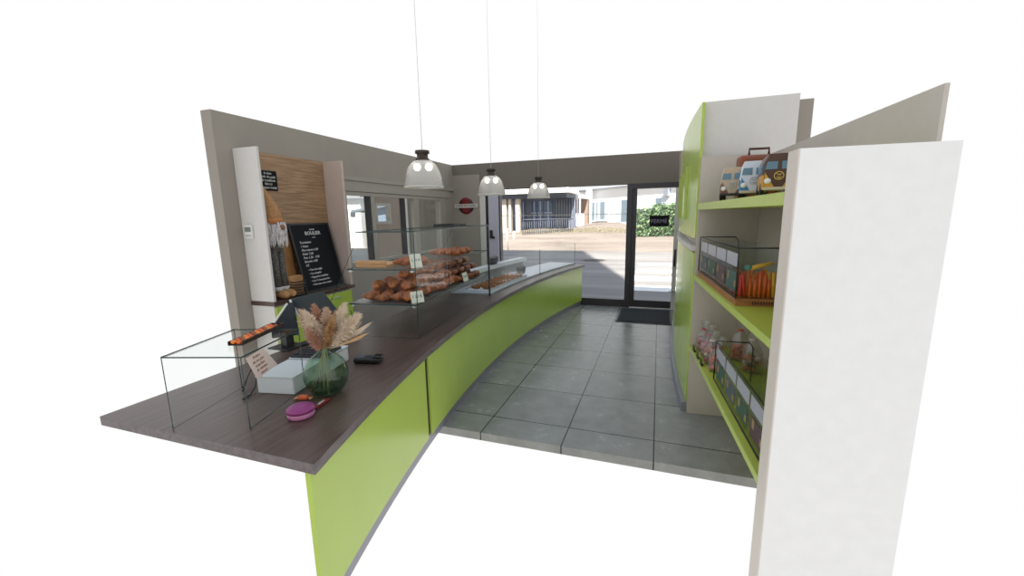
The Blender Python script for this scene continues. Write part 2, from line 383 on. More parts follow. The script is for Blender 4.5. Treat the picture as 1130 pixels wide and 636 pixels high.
# ------------------------------------------------------------------ pastries
CRUST = mat('baked_crust', (160, 90, 40), .4, noise=.6, scale=42, bump=.4)
CRUST2 = mat('darker_crust', (120, 60, 28), .4, noise=.55, scale=45, bump=.3)
def croissant_bm():
    bm = nb(); pts = []; rs = []; n = 57
    for i in range(n):
        s = -1+2*i/(n-1); a = s*1.5
        pts.append((.052*math.sin(a), .052*(math.cos(a)-.6), .029)); st = 1-((abs(s)*4.5) % 1)
        rs.append((.007+.026*(1-abs(s)**1.7))*(.78+.30*st))
    tube(bm, pts, rs, 10)
    for v in bm.verts: v.co.z = max(.001, v.co.z*.95)
    return bm
def pain_bm():
    bm = nb(); bbox(bm, (-.055, -.036, 0), (.055, .036, .042), .016, 3)
    for v in bm.verts: v.co.z += .006*math.cos(v.co.x*120)*(v.co.z > .03)
    for f in bm.faces: f.smooth = True
    return bm
first = {}
def pastry(kind, p, rot, label, group, sc=1):
    if kind not in first:
        o = obj(kind, croissant_bm() if kind == 'croissant' else pain_bm(), CRUST if kind == 'croissant' else CRUST2)
        first[kind] = o; tag(o, label, 'pastry', group); o.location = p; o.rotation_euler = rot; o.scale = (sc,)*3
        return o
    o = dup(first[kind], p, rot, label, group, (sc,)*3)
    return o
random.seed(11)
for layer, (z, offs, y0, step, cnt) in enumerate(((.9585, (.085, .2, .315, .43), 2.57, .158, 10), (1.028, (.14, .255, .37), 2.64, .158, 9), (1.097, (.20, .315), 2.74, .158, 8))):
    for oi, off in enumerate(offs):
        for i in range(cnt):
            y = y0 + i*step + (.03 if oi % 2 else 0)
            if y > 3.97: continue
            if layer == 2 and (off > .3 and y < 2.95): continue
            k = 'croissant' if y < 3.42 else 'pain_au_chocolat'
            p = ap(GR+off, y, z)
            rz = PI/2 + random.uniform(-.2, .2) + (PI if random.random() < .5 else 0)
            if k == 'croissant': lb, gp = 'golden brown croissant heaped on the lower tray of the tall glass vitrine', 'croissants heaped on the lower tray'
            else: lb, gp = 'dark baked chocolate roll heaped at the far end of the lower vitrine tray', 'chocolate rolls on the lower tray'
            pastry(k, p, (0, 0, rz), lb, gp, random.uniform(1.2, 1.3) if k == 'croissant' else random.uniform(1.15, 1.25))
for i, (off, y) in enumerate(((.09, 2.62), (.19, 2.64), (.09, 2.74), (.2, 2.76), (.09, 3.38), (.18, 3.42), (.27, 3.40), (.09, 3.52), (.19, 3.55), (.28, 3.54), (.1, 3.66), (.2, 3.68))):
    near = y < 3
    pastry('croissant', ap(GR+off, y, 1.2065), (0, 0, random.uniform(-.4, .4)), 'croissant on the upper glass shelf beside the wooden board' if near else 'croissant on the upper glass shelf near the window end', 'croissants on the upper shelf near end' if near else 'croissants on the upper shelf far end', 1.08)
# wooden board on the upper shelf
t = thing('bread_board', 'pale wooden bread board on the upper glass shelf of the vitrine', 'board', ap(GR+.39, 2.66, 1.2055), math.radians(8))
bm = nb(); bbox(bm, (-.12, -.12, 0), (.12, .16, .018), .004); obj('board', bm, PALEWOOD, t)
bm = nb(); bbox(bm, (-.12, -.12, .0185), (.12, -.10, .05), .003); obj('front_rail', bm, PALEWOOD, t)
# price cards
def card(off, y, z, w, h, label, tilt=.25, rz=0):
    t = thing('price_card', label, 'price card', ap(GR+off, y, z), rz)
    bm = nb(); box(bm, (-.001, -w/2, .001), (.001, w/2, h)); bm.transform(Matrix.Rotation(-tilt, 4, 'Y')); obj('card', bm, mat('cream_card', (222, 222, 205), .7), t)
    bm = nb(); box(bm, (-.03, -w/4, 0), (.0, w/4, .002)); obj('foot', bm, ACRYL, t)
    text('lettering', '1.10 €', w*.3, BLACK, t, Matrix.Rotation(-tilt, 4, 'Y') @ frame_mtx((.0016, 0, h*.55), (0, 1, 0), (0, 0, 1)), world=False)
card(.022, 2.52, .958, .10, .085, 'cream price card leaning at the near corner of the lower vitrine tray', rz=-.5)
card(.022, 3.50, .958, .10, .085, 'cream price card standing in front of the chocolate rolls')
card(.03, 2.55, 1.206, .09, .10, 'cream price card beside croissants on the upper glass shelf', rz=-.5)
# black tray on the vitrine's roof
t = thing('serving_tray', 'flat black tray lying on the glass roof of the tall vitrine', 'tray', ap(GR+.30, 3.78, 1.4695), 0)
bm = nb(); bbox(bm, (-.11, -.14, .0), (.11, .14, .008), .003); obj('base', bm, BLACK, t)
bm = nb()
for lo, hi in (((-.11, -.14, .0085), (.11, -.13, .022)), ((-.11, .13, .0085), (.11, .14, .022)), ((-.11, -.13, .0085), (-.10, .13, .022)), ((.10, -.13, .0085), (.11, .13, .022))): box(bm, lo, hi)
obj('rim', bm, BLACK, t)
# cold pastries in the low vitrine
CHOC = mat('chocolate_glaze', (96, 56, 24), .25, noise=.3, scale=60)
GOLD = mat('golden_pastry', (152, 94, 34), .4, noise=.4, scale=60)
tr = thing('pastry_tray', 'white tray of eclairs at the near end of the low vitrine', 'tray', ap(GR+.2, 4.72, ZT+.0205))
bm = nb(); arcbox(bm, GR+.04, GR+.33, ZT+.0205, ZT+.032, 4.14, 5.32, 12); wobj('base', bm, mat('white_tray', (215, 216, 220), .3), tr)
bm = nb(); arcbox(bm, GR+.035, GR+.04, ZT+.0205, ZT+.05, 4.14, 5.32, 12); arcbox(bm, GR+.33, GR+.335, ZT+.0205, ZT+.05, 4.14, 5.32, 12); wobj('rim', bm, STEEL, tr)
ec = None
for i in range(9):
    for j in range(2):
        p = ap(GR+.115+.135*j, 4.24+.122*i, ZT+.0325)
        rz = math.asin((p.y-CY)/12.1)*-1
        if ec is None:
            ec = thing('eclair', 'glazed eclair lying in rows on the white tray in the low vitrine', 'pastry', p, rz, 'eclairs in the low vitrine')
            bm = nb(); tube(bm, [(-.06+.12*k/8, 0, .02) for k in range(9)], [.006, .016, .02, .021, .021, .021, .02, .016, .006], 10); obj('choux', bm, GOLD, ec)
            bm = nb(); tube(bm, [(-.05+.10*k/6, 0, .033) for k in range(7)], [.004, .011, .013, .013, .013, .011, .004], 8); obj('glaze', bm, CHOC, ec)
        else: dup(ec, p, (0, 0, rz))
# grey basket pair
for i, (off, y, lb) in enumerate(((.34, 5.15, 'dark grey wicker basket behind the eclairs in the low vitrine'), (.25, 5.6, 'dark grey wicker basket beside the pane joint of the low vitrine'))):
    zz = ZT+.0205 if i else ZT+.2015
    t = thing('basket', lb, 'basket', ap(GR+(.25 if i else .46), y, zz))
    bm = nb(); lathe(bm, [(0, 0), (.075, 0), (.095, .05), (.1, .09), (.092, .09), (.085, .05), (.07, .01), (0, .01)], 20); bm.transform(Matrix.Diagonal((.55, 1.4, 1, 1))) ; obj('wicker', bm, mat('grey_wicker', (70, 68, 70), .8, noise=.5, scale=90, bump=.6), t)
    for k in range(3):
        bm = nb(); ball(bm, (0, -.07+.07*k, .075), (.035, .036, .035)); obj('lining', bm, mat('grey_cloth', (120, 115, 112), .9, noise=.3, scale=60), t)

# ------------------------------------------------------------------ pendant lamps
SHADE = glass('ribbed_acrylic', (.93, .92, .9), .08, .15, .5, .6, (.66, .65, .63))
BULB = emit('bulb_glow', (1, .95, .84), 9)
lp = None
for i, (x, y, lb) in enumerate(((-2.10, 3.50, 'nearest and largest ribbed acrylic pendant lamp above the tall vitrine'), (-2.10, 5.19, 'middle ribbed acrylic pendant lamp over the low vitrine'), (-1.86, 6.62, 'farthest and smallest ribbed acrylic pendant lamp close to the shop window'))):
    z = 1.838
    if lp is None:
        lp = thing('pendant_lamp', lb, 'lamp', (x, y, z), 0, None)
        prof = [(.18, 0), (.177, .03), (.168, .08), (.152, .14), (.125, .195), (.09, .23), (.06, .245)]
        bm = nb(); lathe(bm, prof + [(r-.004, zz-.001) for r, zz in reversed(prof)], 72)
        for v in bm.verts:
            a = math.atan2(v.co.y, v.co.x); k = 1+.012*math.cos(36*a); v.co.x *= k; v.co.y *= k
        obj('lamp_shade', bm, SHADE, lp)
        bm = nb(); lathe(bm, [(.183, -.004), (.186, .002), (.183, .008), (.176, .004), (.183, -.004)], 48); obj('rim', bm, mat('lamp_rim', (205, 200, 192), .4), lp)
        bm = nb(); lathe(bm, [(0, .235), (.058, .235), (.066, .25), (.066, .255), (.052, .26), (.05, .30), (.066, .305), (.066, .33), (0, .335)], 28); obj('gallery', bm, mat('dark_bronze', (70, 60, 54), .4, metal=.5), lp)
        for sx in (-1, 1):
            bm = nb(); ball(bm, (sx*.055*RT0.x, sx*.055*RT0.y, .185), (.034, .034, .036)); obj('bulb', bm, BULB, lp)
            bm = nb(); tube(bm, [(sx*.055*RT0.x, sx*.055*RT0.y, .205), (sx*.04*RT0.x, sx*.04*RT0.y, .24)], .014); obj('socket', bm, mat('lamp_socket', (215, 212, 205), .5), lp)
        bm = nb(); tube(bm, [(0, 0, .333), (0, 0, 3.7)], .0025, 6); obj('cord', bm, mat('pale_cord', (232, 230, 226), .6), lp)
    else: dup(lp, (x, y, z), None, lb)

# ------------------------------------------------------------------ niche sideboard on the left wall
NX, NY0, NY1, NZ = -3.36, 2.83, 3.895, .80
t = thing('wall_niche_unit', 'white framed niche unit with wood cladding on lime base cabinet against the left wall', 'cabinet', (-3.5, 3.35, 0))
bm = nb(); bbox(bm, (XL+.003, NY0, .0), (NX-.012, NY1-.02, .76), .002); wobj('carcass', bm, WHITE, t)
for a, b in ((NY0+.012, 3.35), (3.36, NY1-.03)):
    bm = nb(); bbox(bm, (NX-.0115, a, .09), (NX+.004, b, .745), .003); d = wobj('door', bm, LIME, t)
    bm = nb(); tube(bm, [(NX+.022, (a+b)/2-.06, .70), (NX+.022, (a+b)/2+.06, .70)], .005)
    for sy in (-.05, .05): tube(bm, [(NX+.0045, (a+b)/2+sy, .70), (NX+.022, (a+b)/2+sy, .70)], .004)
    bm.transform(Matrix.Translation(-t.location)); obj('handle', bm, STEEL, d)
bm = nb(); bbox(bm, (XL+.003, NY0-.008, .762), (NX+.012, NY1+.02, NZ), .003); wobj('top', bm, WORKTOP, t)
bm = nb(); bbox(bm, (XL+.003, NY0, NZ+.001), (NX, NY0+.025, 2.2), .002); wobj('end_panel', bm, WHITE, t)
bm = nb(); bbox(bm, (XL+.003, NY1-.005, NZ+.001), (NX-.02, NY1+.028, 2.2), .002); wobj('end_panel', bm, mat('pinkish_cream_laminate', (196, 178, 166), .5), t)
bm = nb(); box(bm, (XL+.003, NY0+.027, NZ+.001), (XL+.018, NY1-.007, 2.2)); wobj('back_cladding', bm, WOODWALL, t)

# thermostat on the near end panel
t = thing('thermostat', 'small white thermostat with grey display on the white end panel', 'thermostat', (-3.552, NY0-.001, 1.395))
bm = nb(); bbox(bm, (-.045, -.022, 0), (.045, 0, .125), .004); obj('housing', bm, mat('thermostat_white', (222, 220, 214), .5), t)
bm = nb(); box(bm, (-.036, -.0235, .062), (.036, -.0225, .104)); obj('display', bm, mat('lcd_grey', (120, 126, 120), .3), t)
for k in range(3):
    bm = nb(); bbox(bm, (-.032+.024*k, -.0255, .02), (-.016+.024*k, -.0225, .032), .001); obj('button', bm, mat('button_grey', (170, 168, 165), .5), t)

# small slate sign on the cladding
t = thing('slate_sign', 'small black slate sign with white handwriting on the wood cladding', 'sign', (XL+.0195, 3.14, 1.845))
bm = nb(); bbox(bm, (0, -.115, 0), (.012, .105, .19), .003); obj('board', bm, BLACKMAT, t)
for k, s in enumerate(('le bon', 'goût du pain', 'de tradition', 'fait ici', 'chaque matin')):
    text('lettering', s, .034, CHALK, t, frame_mtx((.0128, .0, .165-.034*k), (0, 1, 0), (0, 0, 1)), shear=.15, world=False)

# chalkboard
bo = V((-3.43, 3.27, NZ+.001)); topv = (V((-3.605, 3.24, 1.535)) - bo)
upd = V((-.16, 0, .72)).normalized()
t = thing('chalkboard', 'large black menu chalkboard leaning on the wood cladding above the lime cabinet', 'chalkboard', (-3.425, 3.55, NZ+.001))
x = V((0, 1, 0)); nrm = x.cross(upd)
Hb, Wb = .735, .555
def slab(bm, u0, u1, v0, v1, d0, d1):
    pts = [x*u0+upd*v0+nrm*d0, x*u1+upd*v0+nrm*d0, x*u1+upd*v1+nrm*d0, x*u0+upd*v1+nrm*d0]
    prism(bm, pts, nrm*(d1-d0))
bm = nb(); slab(bm, -Wb/2+.02, Wb/2-.02, .02, Hb-.02, -.008, .0); obj('writing_surface', bm, BLACKMAT, t)
bm = nb()
for a in ((-Wb/2, Wb/2, 0, .02), (-Wb/2, Wb/2, Hb-.02, Hb), (-Wb/2, -Wb/2+.02, .02, Hb-.02), (Wb/2-.02, Wb/2, .02, Hb-.02)): slab(bm, *a, -.01, .006)
obj('frame', bm, BLACK, t)
def ctext(s, size, u, v, al='CENTER', sh=0): text('lettering', s, size, CHALK, t, frame_mtx(x*u+upd*v+nrm*.0012, x, upd), al, shear=sh, world=False)
ctext('NOTRE', .022, .02, .665); ctext('BOULIER', .055, .02, .625); ctext('depuis', .018, .02, .58)
for k, s in enumerate(('Tartelettes', '1 fraise', 'Flan nature 2.20', 'Eclair 2.50', 'Pain 1.20 - 1.90', 'Brioche 4.80', '1/2')): ctext(s, .034, -.19, .53-.041*k, 'LEFT', .2)
for k, s in enumerate(('• Pain de seigle', '• Le complet', '• Baguette tradition', '• Les 3 viennoiseries', '• Pain aux noix entier')): ctext(s, .031, -.17, .235-.04*k, 'LEFT', .2)

# gnome
FELT = mat('tan_felt', (176, 132, 88), .95, noise=.2, scale=60, bump=.3)
KNIT = mat('grey_knit', (96, 94, 88), .95, noise=.6, scale=70, bump=.6)
FUR = mat('white_fur', (205, 200, 196), .95, noise=.18, scale=40, bump=.8)
t = thing('garden_gnome', 'tall felt gnome with white beard and pointed tan hat beside the chalkboard', 'gnome', (-3.47, 2.99, NZ+.001))
bm = nb(); tube(bm, [(-.01, .02, .74), (-.01, .03, .80), (-.01, .01, .88), (-.01, -.03, .97), (-.01, -.07, 1.05), (-.01, -.12, 1.12)], [.085, .08, .068, .052, .034, .008], 16); obj('hat', bm, FELT, t)
bm = nb(); tube(bm, [(-.01, .02, .725), (-.01, .02, .75), (-.01, .02, .775)], [.086, .094, .088], 16); obj('hat_brim', bm, mat('orange_felt', (186, 122, 72), .95, noise=.2, scale=60), t)
bm = nb()
ball(bm, (.01, .03, .64), (.075, .085, .13), 18, 14)
for k in range(150):
    a = random.uniform(-1.6, 1.6); z0 = random.uniform(.56, .74); r = .075
    p = V((.01+r*math.cos(a), .03+.085*math.sin(a), z0)); tube(bm, [p, p+V((.010, .008*math.sin(a), -.035)), p+V((.0, .0, -.07))], [.008, .008, .003], 5)
obj('beard', bm, FUR, t)
bm = nb(); ball(bm, (.095, .035, .69), (.024, .024, .026)); obj('nose', bm, mat('brown_nose', (140, 92, 70), .8), t)
bm = nb(); ball(bm, (0, .02, .53), (.06, .07, .08)); obj('body', bm, KNIT, t)
for sy in (-.03, .045):
    bm = nb(); tube(bm, [(0, .02+sy, .52), (0, .025+sy, .30), (0, .03+sy, .11)], [.034, .03, .03], 12); obj('leg', bm, KNIT, t)
    bm = nb(); ball(bm, (.045, .03+sy, .043), (.085, .042, .043)); o = obj('boot', bm, FELT, t)
    bm = nb(); tube(bm, [(0, .03+sy, .075), (0, .03+sy, .115)], .04, 12); obj('cuff', bm, FUR, t)
# cutting board
t = thing('cutting_board', 'tall honey coloured wooden board leaning behind the black card holder', 'board', (-3.55, 3.215, NZ+.001))
bm = nb(); bbox(bm, (-.012, -.075, 0), (.008, .085, .56), .006); bbox(bm, (-.012, -.018, .56), (.008, .032, .64), .006); bm.transform(Matrix.Rotation(math.radians(-6), 4, 'Y')); obj('board', bm, WOODZ, t)
# black card holder with wooden cards
t = thing('card_holder', 'black wire holder on the cabinet top beside the gnome boots', 'holder', (-3.435, 3.17, NZ+.001))
bm = nb()
for k in range(6):
    z = .012+.026*k; tube(bm, [(-.05, -.06, z), (.05, -.06, z), (.05, .075, z), (-.05, .075, z), (-.05, -.06, z)], .006, 6)
obj('wire_rails', bm, BLACK, t)
bm = nb(); box(bm, (-.05, -.06, 0), (.05, .075, .008)); obj('base', bm, BLACK, t)
for k in range(5):
    c = thing('wooden_card', 'small wooden tag standing in the black holder under the chalkboard', 'tag', (-3.435, 3.12+.024*k, NZ+.012), .5, 'wooden tags in the holder')
    bm = nb(); bbox(bm, (-.03, -.002, 0), (.03, .002, .19+.008*(k % 2)), .001); obj('tag', bm, PALEWOOD, c)

# ------------------------------------------------------------------ right side: green cabinets and shelf nook
def gx(y): return .213+(y-4.6)**2/36
def curvebox(bm, d0, d1, y0, y1, z0, z1, n=10, xb=None):
    rows = []
    for i in range(n+1):
        y = y0+(y1-y0)*i/n
        rows.append([bm.verts.new((a, y, z)) for a, z in ((gx(y)+d0, z0), ((xb or gx(y)+d1), z0), ((xb or gx(y)+d1), z1), (gx(y)+d0, z1))])
    for a, b in zip(rows, rows[1:]):
        for k in range(4): bm.faces.new((a[k], a[(k+1) % 4], b[(k+1) % 4], b[k]))
    bm.faces.new(rows[0][::-1]); bm.faces.new(rows[-1]); bmesh.ops.recalc_face_normals(bm, faces=bm.faces[:])
yE = 6.72
t = thing('base_cabinet', 'tall lime green base cabinet with grey plinth beside the glass door', 'cabinet', (.5, 5, 0))
bm = nb(); curvebox(bm, .02, 0, 3.40, yE, .075, 1.27, 16, .855); wobj('carcass', bm, WHITE, t)
dv = [3.345, 4.02, 4.70, 5.38, 6.05, yE]
for a, b in zip(dv, dv[1:]):
    bm = nb(); curvebox(bm, 0, .018, a+.004, b-.004, .08, 1.262); wobj('door', bm, LIME, t)
bm = nb(); curvebox(bm, -.03, 0, 3.345, yE, 0, .074, 16, .8); wobj('plinth', bm, GREYMETAL, t)
t = thing('ledge', 'white curved ledge between the lower and upper green cabinets', 'ledge', (.5, 5, 1.27))
bm = nb(); curvebox(bm, -.012, 0, 3.40, yE, 1.272, 1.31, 16, .855); wobj('slab', bm, WHITE, t)
bm = nb(); curvebox(bm, .06, 0, 3.40, yE, 1.3105, 1.366, 16, .855); wobj('riser', bm, CREAM, t)
t = thing('wall_cabinet', 'lime green upper cabinet with full height doors above the white ledge', 'cabinet', (.5, 5, 1.37))
bm = nb(); curvebox(bm, .02, 0, 3.40, yE, 1.368, 2.33, 16, .855); wobj('carcass', bm, WHITE, t)
for a, b in zip(dv, dv[1:]):
    bm = nb(); curvebox(bm, 0, .018, a+.004, b-.004, 1.37, 2.32); d = wobj('door', bm, LIME, t)
    bm = nb(); m_ = b-.05; box(bm, (gx(m_)-.022, m_-.006, 1.5), (gx(m_)-.0005, m_+.006, 1.95)); bm.transform(Matrix.Translation(-t.location)); obj('handle', bm, LIMEEDGE, d)

P0 = V((.262, 3.34, 0)); DV = V((-.081, .9967, 0)).normalized(); NV = V((DV.y, -DV.x, 0))   # DV away, NV into the wall
def sp(s, d, z): return P0 + DV*s + NV*d + V((0, 0, z))
def sbox(bm, s0, s1, d0, d1, z0, z1, mi=0):
    prism(bm, [sp(s0, d0, z0), sp(s1, d0, z0), sp(s1, d1, z0), sp(s0, d1, z0)], V((0, 0, z1-z0)), mi)
SD = .40
t = thing('shelf_nook', 'open shelf nook with lime edged shelves between the green cabinet and cream end panel', 'shelving', (.5, 2.5, 0))
bm = nb(); sbox(bm, -.022, -.002, .004, SD+.06, 0, 1.95); wobj('side_panel', bm, CREAM, t)
bm = nb(); sbox(bm, -1.685, -.024, SD+.002, SD+.015, 0, 1.93); wobj('back_panel', bm, CREAM, t)
bm = nb(); sbox(bm, -1.775, -1.69, .004, SD+.015, 0, 1.75); ep = wobj('end_panel', bm, mat('bright_white_panel', (242, 240, 237), .5), t)
bm = nb(); sbox(bm, -1.775, -1.69, -.001, .0038, 0, 1.75); bm.transform(Matrix.Translation(-t.location)); obj('edge_strip', bm, mat('warm_white_panel', (214, 204, 194), .5), ep)
for z0, z1 in ((1.578, 1.622), (1.068, 1.101), (.525, .556)):
    bm = nb(); sbox(bm, -1.688, -.024, .006, SD, z0, z1); sh = wobj('shelf', bm, mat('lime_shelf', (178, 188, 74), .4), t)
    bm = nb(); sbox(bm, -1.688, -.024, -.001, .0055, z0, z1); bm.transform(Matrix.Translation(-t.location)); obj('edging', bm, LIMEEDGE, sh)

# candy racks
LBL = [mat('label_teal', (52, 84, 78), .5), mat('label_plum', (78, 56, 66), .5), mat('label_green', (50, 80, 66), .5), mat('label_blue', (74, 84, 94), .5)]
def candy_rack(s0, s1, d0, d1, zb, zt, nbin, label, base, cols):
    c = sp((s0+s1)/2, (d0+d1)/2, zb)
    t = thing('candy_rack', label, 'candy rack', c)
    if base:
        bm = nb(); sbox(bm, s0, s1, d0, d1, zb, zb+.035); wobj('base', bm, wood_mat('rack_wood', (140, 88, 48), (172, 116, 68), .5, 0), t)
        bm = nb()
        for k in range(9): sbox(bm, s0-.0015, s0-.0002, d0+.075+.012*k, d0+.081+.012*k, zb+.008, zb+.024)
        wobj('base_pattern', bm, mat('dark_stamp', (70, 36, 24), .6), t)
    zb2 = zb+(.036 if base else .001)
    bm = nb(); r = .004
    for s in (s0+.004, s1-.004):
        P = [sp(s, d0, zb2), sp(s, d0, zt-.0), sp(s, d1-.02, zt), sp(s, d1, zt-.03), sp(s, d1, zb2)]
        tube(bm, P, r, 6)
    tube(bm, [sp(s0, d0, zt), sp(s1, d0, zt)], r, 6); tube(bm, [sp(s0, d0, zb2+.004), sp(s1, d0, zb2+.004)], r, 6)
    wobj('wire_frame', bm, BLACK, t)
    w = (s1-s0-.02)/nbin
    for k in range(nbin):
        a = s0+.01+w*k+.004; b = a+w-.008; da, db = d0+.008, d1-.008
        bm = nb()
        for q in ((a, b, da, da+.003, zb2, zt-.03), (a, b, db-.003, db, zb2, zt-.01), (a, a+.003, da+.0031, db-.0031, zb2, zt-.02), (b-.003, b, da+.0031, db-.0031, zb2, zt-.02)): sbox(bm, *q)
        bn = wobj('bin', bm, ACRYL, t)
        bm = nb(); sbox(bm, a+.01, b-.01, da-.0035, da-.0005, zt-.095, zt-.03); bm.transform(Matrix.Translation(-c)); obj('lid', bm, mat('frosted_lid', (158, 160, 170), .3), bn)
        bm = nb(); sbox(bm, a+.02, b-.02, da-.002, da-.0003, zb2+.03, zb2+.03+(zt-zb2)*.38)
        for f in bm.faces: f.smooth = False
        bm.transform(Matrix.Translation(-c)); obj('label', bm, LBL[(k+cols) % 4], bn)
        for qq in ((a+.03, a+.06, da-.003, da-.0021, zb2+.05, zb2+.08), (b-.075, b-.045, da-.003, da-.0021, zb2+.075, zb2+.115)):
            bm = nb(); sbox(bm, *qq); bm.transform(Matrix.Translation(-c)); obj('print', bm, mat('label_print', (150, 124, 84), .5), bn)
    return t
candy_rack(-1.105, -.075, .02, .27, 1.1015, 1.385, 4, 'clear candy dispenser rack on a wooden base on the middle lime shelf', True, 0)
candy_rack(-1.62, -.70, .035, .235, .5565, .80, 4, 'clear candy dispenser rack along the lowest lime shelf', False, 1)
# candy sticks in the near bin (upper rack)
ORG = [mat('orange_candy', (226, 100, 34), .35), mat('red_candy', (196, 44, 32), .35), mat('yellow_candy', (232, 176, 44), .35), mat('amber_candy', (240, 136, 40), .35)]
k = 0
for i in range(9):
    for j in range(4):
        a = sp(-1.075+.045*j, .045+.021*i, 1.1415); tilt = random.uniform(-.02, .03)
        b = a + NV*tilt*.8 + DV*random.uniform(-.003, .01) + V((0, 0, random.uniform(.085, .13)*(1 if i > 2 else .95)))
        col = 1 if i < 2 else (2 if i > 6 else (0, 3)[k % 2])
        bm = nb(); tube(bm, [a-a, b-a], .0075, 6); o = obj('candy_stick', bm, ORG[col]); o.location = a
        tag(o, {1: 'red candy stick upright at the aisle side of the clear bin', 2: 'yellow candy stick upright at the wall side of the clear bin', 0: 'orange candy stick in the middle of the clear bin', 3: 'amber candy stick in the middle of the clear bin'}[col], 'candy', ORG[col].name.replace('_', ' ')+' sticks in the clear bin'); k += 1
t = thing('candy_tongs', 'yellow candy scoop lying on top of the orange sticks', 'scoop', sp(-1.05, .14, 1.285))
bm = nb(); tube(bm, [NV*-.05+V((0, 0, -.005)), NV*.0+V((0, 0, .012)), NV*.05+V((0, 0, .025))], [.012, .01, .006], 8); obj('handle', bm, ORG[2], t)
bm = nb(); ball(bm, NV*-.06, (.018, .018, .014)); obj('bowl', bm, mat('teal_plastic', (90, 160, 150), .4), t)

# candy bags on the lowest shelf
CELLO = glass('cellophane', (.93, .93, .93), .09, .12, .16, .6, (.9, .9, .9))
cc = [mat('pink_candy', (206, 120, 140), .4), mat('red_sweet', (186, 60, 56), .4), mat('brown_sweet', (70, 44, 28), .4), mat('orange_sweet', (210, 96, 64), .4), mat('white_sweet', (225, 205, 195), .4)]
bags = [(-.13, .08, 'cellophane bag of pink and red sweets at the far end of the lowest shelf', (0, 1, 2, 0)), (-.27, .085, 'cellophane bag with a large pink sweet, second from the green cabinet', (0, 0, 1, 4)), (-.41, .08, 'cellophane bag of red and white sweets, third from the green cabinet', (1, 4, 3, 2)), (-.56, .085, 'cellophane bag of red sweets beside the clear rack on the lowest shelf', (3, 1, 1, 2)),
        (-.30, .27, 'cellophane bag of orange sweets at the back of the lowest shelf', (3, 3, 3, 3)), (-.52, .285, 'tall cellophane bag at the back beside the clear rack', (3, 4, 3, 2))]
for bi, (s, d, lb, cs) in enumerate(bags):
    t = thing('candy_bag', lb, 'candy bag', sp(s, d, .5575))
    hh = .16 if bi < 4 else .21
    prof = [(0, .001), (.052, .001), (.06, .03), (.06, hh*.6), (.045, hh*.8), (.014, hh), (.02, hh+.02), (.04, hh+.06)]
    bm = nb(); lathe(bm, prof, 18)
    for v in bm.verts:
        a = math.atan2(v.co.y, v.co.x); q = 1+.10*math.sin(5*a+bi+v.co.z*30); v.co.x *= q*.95; v.co.y *= q*.95
    obj('wrapper', bm, CELLO, t)
    bm = nb(); lathe(bm, [(.012, hh-.004), (.022, hh-.004), (.022, hh+.004), (.012, hh+.004), (.012, hh-.004)], 14); obj('tie', bm, cc[cs[1]], t)
    for q in range(15):
        a = q*2.4; r = .034 if q % 5 else 0; z = .022+.022*(q//5)*1.5
        bm = nb(); ball(bm, (r*math.cos(a), r*math.sin(a), z), (.017, .017, .015), 10, 7); obj('sweet', bm, cc[cs[q % 4]], t)
for i, s in enumerate((-.16, -.31, -.45)):
    t = thing('shelf_tag', ('dark price tag on the shelf edge before the farthest candy bag', 'dark price tag on the shelf edge before the second candy bag', 'dark price tag on the shelf edge before the third candy bag')[i], 'price tag', sp(s, .018, .5565))
    bm = nb(); sbox(bm, s-.03, s+.03, .002, .016, .5568, .568); wobj('foot', bm, BLACK, t)
    bm = nb(); sbox(bm, s-.03, s+.03, .004, .008, .5682, .60); wobj('plate', bm, mat('olive_tag', (58, 50, 22), .5), t)
# chocolate boxes under the middle shelf at the near end
for i, (s, lb) in enumerate(((-1.25, 'brown chocolate box at the back behind the lowest clear rack, farther one'), (-1.48, 'brown chocolate box at the back behind the lowest clear rack, nearer one'))):
    t = thing('chocolate_box', lb, 'box', sp(s, .32, .5568), math.atan2(DV.y, DV.x)-PI/2)
    bm = nb(); bbox(bm, (-.055, -.09, 0), (.055, .09, .30), .004); obj('carton', bm, mat('brown_carton', (62, 42, 30), .6, noise=.3, scale=20), t)
    bm = nb(); bbox(bm, (-.058, -.093, .3005), (.058, .093, .36), .004); obj('lid', bm, mat('dark_lid', (46, 34, 26), .5), t)

